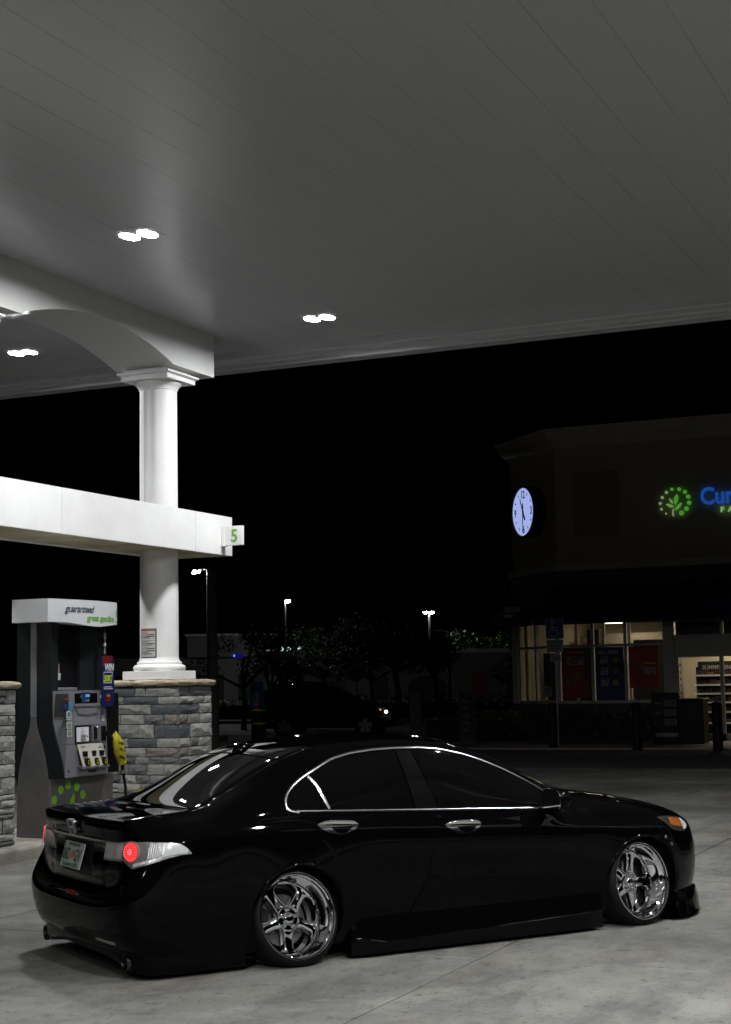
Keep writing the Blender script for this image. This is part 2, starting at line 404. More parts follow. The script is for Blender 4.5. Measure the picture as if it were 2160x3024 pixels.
# doors
zz = np.array([.20, .3, .4, .5, .6, .7, .8, .86])
def door(name, xl, xr):
    a = np.linspace(0, 1, 26); xl = np.interp(a, (zz-zz[0])/(zz[-1]-zz[0]), xl); xr = np.interp(a, (zz-zz[0])/(zz[-1]-zz[0]), xr)
    b = np.linspace(0, 1, 34); X = xl[:, None]+(xr-xl)[:, None]*b; zt = belt(X)-.012; Z = zz[0]+(zt-zz[0])*a[:, None]
    u, v = side_uv(X, Z); o = np.full(X.shape, .0025); o[0] -= .004; o[-1] -= .004; o[:, 0] -= .004; o[:, -1] -= .004
    return pair(MB().grid(bandn(u, v, o)), name, PAINT, car, 60)
rdoor = door('rear_door', [.43, .42, .385, .32, .24, .155, .075, .03], [1.085, 1.085, 1.08, 1.075, 1.07, 1.06, 1.045, 1.03])
fdoor = door('front_door', [1.097, 1.097, 1.092, 1.087, 1.082, 1.072, 1.057, 1.042], [2.15, 2.18, 2.19, 2.19, 2.19, 2.185, 2.16, 2.14])
# side glass (daylight opening), curves in (x, z)
DLO_T = [(-.055, .975), (-.02, 1.02), (.05, 1.075), (.14, 1.125), (.232, 1.165), (.366, 1.222), (.529, 1.254), (.70, 1.268), (.861, 1.272), (1.06, 1.268), (1.233, 1.250), (1.423, 1.207),
         (1.57, 1.157), (1.72, 1.094), (1.871, 1.018), (1.985, .952), (2.06, .893)]
_dx = np.array([p[0] for p in DLO_T]); _dz = np.array([p[1] for p in DLO_T])
def dlo_top(x): return np.interp(x, _dx, _dz)
def dlo_bot(x):
    x = np.asarray(x, float); return np.where(x < .01, .975 - .075*np.clip((x+.055)/.065, 0, 1)**.6, belt(x)-.008)
def glass(name, x0, x1, lean0, lean1, parents, mat=TINT, off=.003):
    n = 34; a = np.linspace(0, 1, n); b = np.linspace(0, 1, 9)
    xb = x0+(x1-x0)*a; X = np.empty((n, 9)); Z = np.empty((n, 9))
    for j, t in enumerate(b):
        X[:, j] = xb + (lean0*(1-a)+lean1*a)*t
        Z[:, j] = dlo_bot(xb)+.014 + (np.maximum(dlo_top(X[:, j])-.016, dlo_bot(xb)+.016) - dlo_bot(xb)-.014)*t
    u, v = side_uv(X, Z); mb = MB().grid(bandn(u, v, off))
    me = mb.build(name, mat, parents[0], 60); obj(name, mirror_mesh(me.data, name), parents[1]); return me
glass('window', .262, .87, -.085, -.02, rdoor)
glass('window', 1.06, 2.03, -.075, 0, fdoor)
glass('quarter_window', -.035, .235, 0, -.085, (car, car))
glass('pillar_cover', .882, 1.05, -.02, -.075, (car, car), pm('gloss_black_trim', (.003, .003, .003), .06), .0045)
def strip(pts, w, name, mat, parent, h=.009, base=.002):
    """moulding that follows (x, z) points on the flank"""
    pts = np.array(pts); t = np.gradient(pts, axis=0); t /= np.linalg.norm(t, axis=1)[:, None]; n = np.stack([-t[:, 1], t[:, 0]], 1)
    prof = [(-.5, base-.003), (-.46, h*.75), (-.2, h), (.2, h), (.46, h*.75), (.5, base-.003)]
    G = np.empty((len(pts), len(prof), 3))
    for k, (a, o) in enumerate(prof):
        q = pts+n*a*w; u, v = side_uv(q[:, 0], q[:, 1]); G[:, k] = bandn(u, v, o)
    return pair(MB().grid(G), name, mat, parent, 50)
def dense(p, n):
    p = np.array(p, float); d = np.concatenate([[0], np.cumsum(np.linalg.norm(np.diff(p, axis=0), axis=1))]); q = np.linspace(0, d[-1], n)
    r = np.stack([np.interp(q, d, p[:, 0]), np.interp(q, d, p[:, 1])], 1)
    k = np.array([.25, .5, .25])
    for _ in range(3): r[1:-1] = r[:-2]*.25+r[1:-1]*.5+r[2:]*.25
    return r
strip(dense([(.03, .912)]+[(-.03, .922), (-.060, .945), (-.045, .985)]+DLO_T[1:], 110), .016, 'window_trim', CHROME_S, car)
strip(dense([(x, belt(x)-.002) for x in np.linspace(.015, 2.08, 40)], 60), .013, 'belt_moulding', CHROME_S, car, h=.008)
strip(dense([(.250, .925), (.225, 1.0), (.20, 1.08), (.168, 1.125)], 12), .018, 'window_divider', CHROME_S, car, h=.007)
# door handles
def handle(x0, x1, z0, z1, doors):
    n = 22; a = np.linspace(0, 1, n); X = x0+(x1-x0)*a; Z = z0+(z1-z0)*a
    u, v = side_uv(X, Z); P0 = bandn(u, v, 0.); bar = MB(); G = np.empty((n, 12, 3)); N = bandn(u, v, 1.)-P0
    for i in range(n):
        e = 1-abs(2*a[i]-1)**4; out = .006+.034*e; hh = .004+.009*e
        for k in range(12):
            g = 2*math.pi*k/12; G[i, k] = P0[i] + N[i]*(out+.009*math.cos(g)) + np.array([0, 0, 1])*hh*math.sin(g)
    vs = []; Gc = np.concatenate([G, G[:, :1]], 1); bar.grid(Gc)
    ob = bar.build('handle', CHROME, doors[0], 180); obj('handle', mirror_mesh(ob.data, 'handle'), doors[1])
    m = 8; b = np.linspace(0, 1, m); X2 = X[:, None]+np.zeros(m); dep = .052*np.clip(1-np.abs(2*a-1)**2.2, 0, 1)
    Z2 = Z[:, None]-.004-dep[:, None]*b; u, v = side_uv(X2, Z2)
    o = .004+np.zeros_like(X2); ob = MB().grid(bandn(u, v, o)).build('handle_cup', CHROME_S, doors[0], 60); obj('handle_cup', mirror_mesh(ob.data, 'handle_cup'), doors[1])
    X3 = (x0+.09+(x1-x0-.13)*a)[:, None]+np.zeros(m); Z3 = (z0+z1)/2-.012-.036*np.clip(1-np.abs(2*a-1)**2, 0, 1)[:, None]*b
    u, v = side_uv(X3, Z3); ob = MB().grid(bandn(u, v, .0065)).build('handle_recess', PAINT, doors[0], 60); obj('handle_recess', mirror_mesh(ob.data, 'handle_recess'), doors[1])
handle(.138, .425, .836, .819, rdoor); handle(1.075, 1.355, .781, .768, fdoor)
# ---- tail lights
def upatch(cols, off, nu=8, nv=10, lo=0., hi=1., c0=0., c1=None):
    """patch on the band from (u_bottom, v_bottom, u_top, v_top) columns"""
    c = np.array(cols, float); k = len(c)-1; c1 = k if c1 is None else c1
    a = np.linspace(c0, c1, nu*max(1, int(round(c1-c0)))+1); C = np.stack([np.interp(a, np.arange(k+1), c[:, i]) for i in range(4)], 1)
    b = np.linspace(lo, hi, nv); U = C[:, None, 0]+(C[:, 2]-C[:, 0])[:, None]*b; V = C[:, None, 1]+(C[:, 3]-C[:, 1])[:, None]*b
    return bandn(U, V, off)
TAIL = [(1.28, .650, 1.47, .800), (1.9, .640, 2.1, .795), (2.48, .622, 2.72, .788), (2.99, .510, 3.02, .770), (3.6, .462, 3.65, .690), (4.25, .421, 4.25, .592), (4.78, .405, 4.84, .490), (5.19, .400, 5.20, .404)]
def ribs(name, col, rough, scale, rot=0., strength=.6):
    m = pm(name, col, rough, metal=.15); nt = m.node_tree; b = nt.nodes['Principled BSDF']
    tc = nt.nodes.new('ShaderNodeTexCoord'); w = nt.nodes.new('ShaderNodeTexWave'); w.inputs['Scale'].default_value = scale; w.inputs['Distortion'].default_value = 1.5
    mp = nt.nodes.new('ShaderNodeMapping'); mp.inputs['Rotation'].default_value = (0, 0, rot); nt.links.new(tc.outputs['Object'], mp.inputs[0]); nt.links.new(mp.outputs[0], w.inputs[0])
    bp = nt.nodes.new('ShaderNodeBump'); bp.inputs['Strength'].default_value = strength; bp.inputs['Distance'].default_value = .006
    nt.links.new(w.outputs[1], bp.inputs['Height']); nt.links.new(bp.outputs[0], b.inputs['Normal']); return m
REF_A = ribs('ribbed_reflector', (.70, .70, .70), .25, 26, R(55)); REF_B = pm('lamp_bezel', (.42, .41, .40), .3, metal=.6, bump=.6, bscale=60); REF_C = ribs('silver_reflector', (.85, .87, .88), .14, 7, R(20), .35)
LENS = clear_glass('clear_lens'); RED = em('red_tail_glow', (1., .10, .11), 1.7); REDL = pm('red_lens', (.5, .01, .01), .15, emit=(1, .03, .035), es=.75, bump=.8, bscale=160)
def tail_light(side):
    base = MB().grid(upatch(TAIL, .003)).build('tail_light', REF_B, car, 60)
    def seg(name, mat, off, **k):
        return MB().grid(upatch(TAIL, off, **k)).build(name, mat, base, 60)
    seg('reflector', REF_A, .007, c0=.12, c1=1.0, lo=.1, hi=.9); seg('reflector', REF_A, .007, c0=1.08, c1=1.85, lo=.1, hi=.9)
    seg('side_reflector', REF_C, .007, c0=5.15, c1=6.7, lo=.12, hi=.9); seg('corner_reflector', REF_A, .008, c0=4.25, c1=4.95, lo=.2, hi=.92)
    seg('lower_reflector', REF_C, .006, c0=3.0, c1=4.9, lo=.05, hi=.16)
    u0, v0 = np.array(2.90), np.array(.668); p = bandn(u0, v0, .004); n = bandn(u0, v0, 1.)-bandn(u0, v0, 0.)
    q = Vector(n).to_track_quat('Z', 'Y').to_matrix()
    def disc(name, prof, mat):
        mb = MB().lathe(prof, 28); mb.v = [tuple(Vector(p)+q @ Vector(a)) for a in mb.v]; return mb.build(name, mat, base, 60)
    disc('red_lamp', [(.056, 0), (.056, .006), (.045, .012), (.02, .015), (.001, .016)], REDL)
    disc('bulb', [(.020, .0165), (.018, .019), (.001, .021)], RED); disc('ring', [(.062, -.004), (.063, .006), (.058, .008), (.056, .004)], REF_B)
    mb = MB()
    for rr, k in ((.032, 12), (.046, 18)):
        for i in range(k):
            a = 2*math.pi*i/k; c = Vector((rr*math.cos(a), rr*math.sin(a), .0125)); s = MB().lathe([(.0045, 0), (.003, .003), (.0005, .004)], 6); mb.add([tuple(Vector(p)+q @ (Vector(t)+c)) for t in s.v], s.f)
    mb.build('led_dots', RED, base, 0)
    seg('lens', LENS, .022, nu=10)
    if side > 0:
        for o in [base]+list(base.children): o.data = mirror_mesh(o.data, o.name)
    return base
tail_light(-1); tail_light(1)
# ---- headlights, fender bolts
HEAD = [(18.02, .655, 17.93, .70), (18.52, .516, 18.62, .80), (19.1, .53, 19.2, .86), (19.67, .555, 19.66, .888), (19.95, .68, 19.97, .74)]
for sd in (-1, 1):
    h = MB().grid(upatch(HEAD, .003)).build('headlight', pm('headlight_housing', (.10, .09, .08), .3, metal=.7), car, 60)
    a = MB().grid(upatch(HEAD, .008, c0=1.1, c1=2.7, lo=.25, hi=.85)).build('amber_reflector', pm('amber_lamp', (.42, .12, .02), .25, spec=.6, coat=.4, bump=.5, bscale=70), h, 60)
    c = MB().grid(upatch(HEAD, .008, c0=2.75, c1=3.8, lo=.1, hi=.9)).build('lamp_reflector', REF_C, h, 60)
    l = MB().grid(upatch(HEAD, .02)).build('lens', LENS, h, 60)
    if sd > 0:
        for o in (h, a, c, l): o.data = mirror_mesh(o.data, o.name)
    for (u, v) in ((18.01, .346), (18.42, .314)):
        p = bandn(np.array(u), np.array(v), .0); n = bandn(np.array(u), np.array(v), 1.)-p; q = Vector(n).to_track_quat('Z', 'Y').to_matrix()
        mb = MB().lathe([(.013, 0), (.013, .004), (.009, .007), (.006, .004), (.001, .004)], 14); mb.v = [tuple(Vector(p)+q @ Vector(t)) for t in mb.v]
        o = mb.build('fender_bolt', CHROME_S, car, 40)
        if sd > 0: o.data = mirror_mesh(o.data, o.name)
# ---- trunk rear panel, garnish, plate, emblem
def rpatch(name, u0, u1, v0, v1, mat, off, nu=30, nv=14, edge=.003, parent=None):
    U, V = np.meshgrid(np.linspace(u0, u1, nu), np.linspace(v0, v1, nv), indexing='ij'); o = np.full(U.shape, off); o[0] -= edge; o[-1] -= edge; o[:, 0] -= edge; o[:, -1] -= edge
    return MB().grid(bandn(U, V, o)).build(name, mat, parent or car, 60)
rpatch('trunk_rear_panel', -1.42, 1.42, .40, .995, PAINT, .003, parent=trunk)
rpatch('trunk_lip', -2.75, 2.75, .955, .998, PAINT, .010, edge=.009, parent=trunk)
rpatch('plate_recess', -.78, .78, .53, .775, BLACKP, .005, parent=trunk)
rpatch('chrome_garnish', -1.43, 1.43, .788, .812, CHROME_S, .014, edge=.011, parent=trunk)
rpatch('trunk_handle', -.55, .95, .455, .475, PAINT, .014, edge=.012, parent=trunk)
plate = obj('license_plate', None, car, (-1.112, .0, .668)); plate.rotation_euler = (0, R(16), 0)
MB().box(-.004, .003, -.172, .172, -.080, .080, .002).build('plate_blank', pm('plate_white', (.50, .52, .49), .35), plate)
PRX = (R(90), 0, R(-90)); GRN = pm('plate_green', (.02, .16, .08), .5); DKG = pm('plate_dark', (.015, .06, .035), .5)
text('plate_characters', '06D', .105, DKG, plate, (-.0055, .158, -.034), PRX, .0006, .0012, sx=.62, spacing=1.08)
text('plate_characters', 'GJV', .105, DKG, plate, (-.0055, -.036, -.034), PRX, .0006, .0012, sx=.62, spacing=1.08)
text('plate_motto', 'SUNSHINE STATE', .030, GRN, plate, (-.0055, 0, -.071), PRX, .0006, .0006, align='CENTER', sx=1.1)
text('plate_heading', 'MYFLORIDA.COM', .024, GRN, plate, (-.0055, 0, .056), PRX, .0006, .0004, align='CENTER', sx=1.0)
MB().lathe([(.026, 0), (.024, .001), (.0, .0015)], 20, axis='x', c=(-.0058, .0, .004)).build('orange_fruit', pm('plate_orange', (.75, .20, .05), .5), plate)
MB().lathe([(.020, 0), (.018, .001), (.0, .0015)], 16, axis='x', c=(-.0058, -.022, .012)).build('orange_fruit', pm('plate_orange', (.75, .20, .05), .5), plate)
emb = obj('emblem', None, car, (-1.112, 0, .842)); emb.rotation_euler = (0, R(-13), 0)
def ring2d(w, h, r, n=6):
    p = []
    for (cx, cz, a0) in ((w-r, h-r, 0), (-w+r, h-r, 90), (-w+r, -h+r, 180), (w-r, -h+r, 270)):
        for k in range(n+1): a = R(a0+90*k/n); p.append((cx+r*math.cos(a), cz+r*math.sin(a)))
    return p
_ro, _ri = ring2d(.062, .050, .022), ring2d(.053, .041, .017); nn = len(_ro); mb = MB()
tap = lambda p: (p[0]*(1+.12*p[1]/.05), p[1])
mb.add([(-.012, *tap(p)) for p in _ro]+[(-.012, *tap(p)) for p in _ri]+[(.004, *tap(p)) for p in _ro]+[(.004, *tap(p)) for p in _ri],
       [(i, (i+1) % nn, nn+(i+1) % nn, nn+i) for i in range(nn)]+[(i, (i+1) % nn, 2*nn+(i+1) % nn, 2*nn+i) for i in range(nn)]+[(nn+i, nn+(i+1) % nn, 3*nn+(i+1) % nn, 3*nn+i) for i in range(nn)])
mb.build('emblem_ring', CHROME_S, emb, 40)
for s in (-1, 1): MB().prism([(s*.022, -.040), (s*.036, -.040), (s*.046, .041), (s*.027, .041)], lambda a, b: (-.011, a, b), lambda a, b: (.003, a, b)).build('emblem_stroke', CHROME_S, emb)
MB().box(-.011, .003, -.027, .027, -.010, .010).build('emblem_stroke', CHROME_S, emb)
# ---- bumper reflectors, exhaust tips, skirts, lips, underbody
for s in (-1, 1):
    u0, u1 = (1.25, 2.25) if s < 0 else (-2.25, -1.25)
    rpatch('bumper_reflector', u0, u1, .052, .070, pm('pale_reflector', (.42, .39, .33), .35, spec=.6), .004, nu=12, nv=4)
    e = obj('exhaust_tip', None, car, (-1.012, s*.70, .100))
    MB().lathe([(.044, .2), (.046, .0), (.050, -.03), (.050, -.036), (.045, -.036), (.043, -.03), (.040, .15)], 28, axis='x', caps=False).build('pipe', pm('exhaust_steel', (.10, .10, .10), .3, metal=1.), e, 40)
    MB().lathe([(.041, .02), (.001, .021)], 20, axis='x', caps=False).build('bore', GAPM, e)
    # side skirt
    xs = np.concatenate([np.linspace(.375, .62, 12), np.linspace(.66, 2.34, 30)]); G = []
    for x in xs:
        f = max(0., 1-(x-.375)/.245) if x < .62 else 0.
        zt = .185+.10*(min(1, f*1.6))**1.2*(1 if x < .62 else 0); zc = .085+.025*(x-.57)+.05*f; zc = min(zc, zt-.02)
        w0 = .905-.0*f; k = 1-max(0., (x-2.2)/.14)*.6
        e = min(1., max(0., (x-.375)/.10)); zt = .275; G.append([(x, s*.80, .02), (x, s*(.868+.03*e), .016), (x, s*(.888+.034*e*k), .024), (x, s*(.890+.034*e*k), zc*.65), (x, s*(.892+.032*e*k), zc), (x, s*(.890+.026*e*k), zc+.006), (x, s*(.890+.016*e*k), zc+.06), (x, s*.886, zt)])
    mb = MB().grid(G); n8 = len(G[0]); mb.f.append(tuple(range(n8))); mb.f.append(tuple(len(mb.v)-n8+i for i in range(n8)))
    mb.build('side_skirt', pm('skirt_paint', (.0018, .0018, .0021), .12, spec=.15), car, 35)
    MB().box(3.07, 3.12, min(s*.80, s*.86), max(s*.80, s*.86), .05, .16, .01).build('lip_bracket', CHROME_S, car)
# rear valance and front lip follow the bumper's plan
U = np.linspace(-6.95, 6.95, 110); Pb = band(U, np.full(110, .02)); G = []
for p in Pb:
    k = max(0, 1-(abs(p[1])/.62)**4); zb = .080+.03*k if abs(p[1]) < .60 else .080-.052*min(1, (abs(p[1])-.60)/.2)
    q = np.array([p[0]-1.2, p[1]*1.6]); q /= np.linalg.norm(q); o = lambda d: (p[0]+q[0]*d, p[1]+q[1]*d)
    G.append([(*o(-.012), p[2]+.03), (*o(.0), p[2]+.004), (*o(-.001), p[2]-.01), (*o(-.004), (p[2]+zb)/2), (*o(-.012), zb+.008), (*o(-.035), zb), (*o(-.25), zb+.01)])
MB().grid(G).build('rear_valance', PAINT, car, 60)
U = np.linspace(18.7, 27.3, 70); Pb = band(U, np.full(70, .05)); G = []
for p in Pb:
    q = np.array([p[0]-2.6, p[1]]); q /= np.linalg.norm(q); o = .045 if abs(p[1]) < .86 else .02
    G.append([(p[0], p[1], .20), (p[0]+q[0]*o*.6, p[1]+q[1]*o*.6, .185), (p[0]+q[0]*o, p[1]+q[1]*o, .12), (p[0]+q[0]*o*1.1, p[1]+q[1]*o*1.1, .05), (p[0]+q[0]*(o+.012), p[1]+q[1]*(o+.012), .032), (p[0]+q[0]*o*.8, p[1]+q[1]*o*.8, .022), (p[0]-q[0]*.2, p[1]*.85, .022)])
MB().grid(G).build('front_lip', PAINT, car, 45)
MB().box(-.95, 3.2, -.62, .62, .12, .16).build('underbody', GAPM, car)
for cx in (0., 2.705):
    for s in (-1, 1):
        mb = MB(); n = 24; G = []
        for k in range(n+1):
            a = math.pi*k/n*1.16-.08*math.pi; G.append([(cx+.335*math.cos(a), s*w, .302+.335*math.sin(a)) for w in (.895, .80, .62, .60)])
        mb.grid(G); mb.box(cx-.34, cx+.34, min(s*.585, s*.60), max(s*.585, s*.60), .10, .66)
        mb.build('wheel_well', GAPM, car)
        # rolled fender edge
        G = []
        for k in range(49):
            a = R(-18+216*k/48); x, z = cx+.310*math.cos(a), .302+.310*math.sin(a)
            if z < .11: continue
            u, v = side_uv(np.array([x]), np.array([z])); w = -bandn(u, v, .0)[0][1]
            pr = [(.322, -.003), (.316, .008), (.308, .010), (.303, .004), (.303, -.05)]
            G.append([(cx+r*math.cos(a), s*(w+o), .302+r*math.sin(a)) for r, o in pr])
        MB().grid(G).build('fender_edge', PAINT, car, 60)
# ---- wheels
def wheel_parts():
    parts = []
    rim = MB().lathe([(.236, .215), (.240, .185), (.214, .180), (.210, .150), (.219, .145), (.221, .138), (.223, .124), (.231, .110), (.2325, .056), (.2415, .047), (.2435, .022), (.2505, .018), (.2525, .006), (.2560, .0), (.2595, .0), (.2615, .004), (.2615, .014), (.252, .022), (.250, .20)], 96, axis='y', caps=False)
    parts.append(('rim', rim, CHROME, 30))
    parts.append(('barrel', MB().lathe([(.232, .15), (.225, .24), (.20, .25)], 48, axis='y', caps=False), pm('rim_inside', (.10, .10, .10), .4, metal=.8), 60))
    tyre = MB().lathe([(.246, .012), (.256, .004), (.266, .006), (.277, .014), (.287, .026), (.294, .042), (.297, .064), (.2975, .12), (.297, .19), (.294, .212), (.282, .232), (.262, .244), (.245, .246)], 80, axis='y', caps=False)
    parts.append(('tyre', tyre, RUBBER, 50))
    hw = [(.070, .044), (.085, .038), (.10, .0345), (.12, .0325), (.14, .0320), (.16, .0325), (.175, .0345), (.188, .0390), (.196, .049), (.202, .062), (.207, .082), (.2105, .108)]
    rr = np.array([a for a, _ in hw]); hh = np.array([b for _, b in hw]); r = np.linspace(.070, .2105, 22); h = np.interp(r, rr, hh)
    prof = [(-1, .050), (-1, .012), (-.9, .004), (-.78, .0012), (0, 0), (.78, .0012), (.9, .004), (1, .012), (1, .050)]
    for k in range(5):
        th = R(-90+72*k); G = []
        for ri, hi in zip(r, h):
            row = []
            for (t, d) in prof:
                lat = hi*t; an = math.asin(max(-.95, min(.95, lat/ri))); dd = .138+d - .010*math.exp(-((ri-.07)/.05)**2)
                row.append((ri*math.cos(th+an), dd, ri*math.sin(th+an)))
            G.append(row)
        parts.append(('spoke', MB().grid(G), CHROME, 35))
    hub = MB().lathe([(.078, .175), (.078, .130), (.076, .124), (.072, .122), (.068, .126), (.066, .136), (.040, .137), (.036, .132), (.034, .118), (.030, .114), (.022, .111), (.001, .110)], 48, axis='y', caps=False)
    parts.append(('hub', hub, CHROME, 40))
    for k in range(5):
        a = R(-54+72*k); c = (.053*math.cos(a), 0, .053*math.sin(a))
        parts.append(('lug_nut', MB().lathe([(.011, .139), (.011, .120), (.009, .114), (.005, .112), (.001, .112)], 8, axis='y', c=c, caps=False), CHROME, 40))
    riv = MB()
    for k in range(30):
        a = 2*math.pi*k/30; s = MB().lathe([(.0055, .139), (.0055, .122), (.003, .118), (.0004, .118)], 8, axis='y', c=(.2175*math.cos(a), .012, .2245*math.sin(a)), caps=False); riv.add(s.v, s.f)
    parts.append(('rim_bolts', riv, CHROME, 40))
    disc = MB().lathe([(.075, .205), (.155, .205), (.155, .22), (.075, .22)], 48, axis='y', caps=False)
    parts.append(('brake_disc', disc, STEEL, 30))
    G = MB()
    ring = []
    for k in range(9):
        a = R(150+8*k); ring.append([((q)*math.cos(a), y, q*math.sin(a)) for q, y in ((.10, .195), (.165, .195), (.168, .235), (.10, .235))])
    parts.append(('brake_caliper', G.grid(ring), BLACKP, 30))
    return parts
_wp = []
for (n, mb, mat, sm) in wheel_parts():
    me = mb.mesh(n); bm = bmesh.new(); bm.from_mesh(me); bmesh.ops.recalc_face_normals(bm, faces=bm.faces); bm.to_mesh(me); bm.free(); me.materials.append(mat); shade(me, sm); _wp.append((n, me))
def wheel(x, s, z, camber, spin, steer=0.):
    w = obj('wheel', None, car, (x, s*.905 if True else 0, z))
    # wheel local +Y points into the car on the right-hand side
    m = Matrix.Rotation(R(steer), 4, 'Z') @ Matrix.Rotation(R(camber)*(-1 if s < 0 else 1)*-1, 4, 'X')
    if s > 0: m = m @ Matrix.Rotation(math.pi, 4, 'Z')
    m = m @ Matrix.Rotation(R(spin), 4, 'Y'); w.matrix_local = Matrix.Translation((x, s*.905, z)) @ m
    w.scale = (1.015, 1.015, 1.015)
    for (n, me) in _wp:
        o = obj(n, me, w)
        if n == 'rim_bolts': o['kind'] = 'stuff'
    return w
wheel(0, -1, .302, -14, 4, 2.5); wheel(0, 1, .302, -14, 20, -2.5); wheel(2.705, -1, .302, -9, -14, 8); wheel(2.705, 1, .302, -9, 33, 8)
# ---- mirrors, antenna
def mirror_head(s):
    mb = MB(); n = 20; G = []
    for i, (dx, sc) in enumerate(((-.055, .02), (-.055, .90), (-.050, .97), (-.03, 1.0), (.0, .98), (.03, .90), (.055, .74), (.07, .5), (.076, .05))):
        row = []
        for k in range(n+1):
            a = 2*math.pi*k/n; c, si = math.cos(a), math.sin(a)
            yy = .125*sc*math.copysign(abs(c)**.7, c); z2 = .078*sc*math.copysign(abs(si)**.75, si)*(1+.12*c*s*-1)
            row.append((1.925+dx, s*.99+yy*.95, .903+z2*1.0))
        G.append(row)
    m = mb.grid(G).build('side_mirror', PAINT, car, 50)
    MB().prism(ring2d(.108, .064, .045), lambda a, b: (1.866, s*.99+a*.95, .903+b), lambda a, b: (1.871, s*.99+a*.95, .903+b)).build('mirror_glass', pm('mirror_glass', (.7, .72, .74), .02, metal=1), m)
    MB().tube([(1.99, s*.83, .862), (1.975, s*.88, .868), (1.965, s*.93, .88)], [.035, .03, .028], 12).build('mirror_arm', PAINT, m, 60)
    MB().box(1.900, 1.915, min(s*.90, s*1.07), max(s*.90, s*1.07), .836, .845, .003).build('indicator_strip', CHROME_S, m)
mirror_head(-1); mirror_head(1)
mb = MB(); G = []
for (x, w, h) in ((-.02, .002, .01), (0, .018, .055), (.03, .026, .072), (.07, .030, .060), (.12, .028, .034), (.17, .02, .014), (.20, .002, .004)):
    z0 = float(top(np.array(np.interp(x+.0, CS[3:21, 9, 0], np.arange(3, 21))), np.array(0.))[2])-.004
    G.append([(x, w*c, z0+h*max(0, z)) for c, z in ((1, 0), (.8, .45), (.45, .85), (0, 1), (-.45, .85), (-.8, .45), (-1, 0))])
mb.grid(G).build('antenna_fin', PAINT, car, 50)
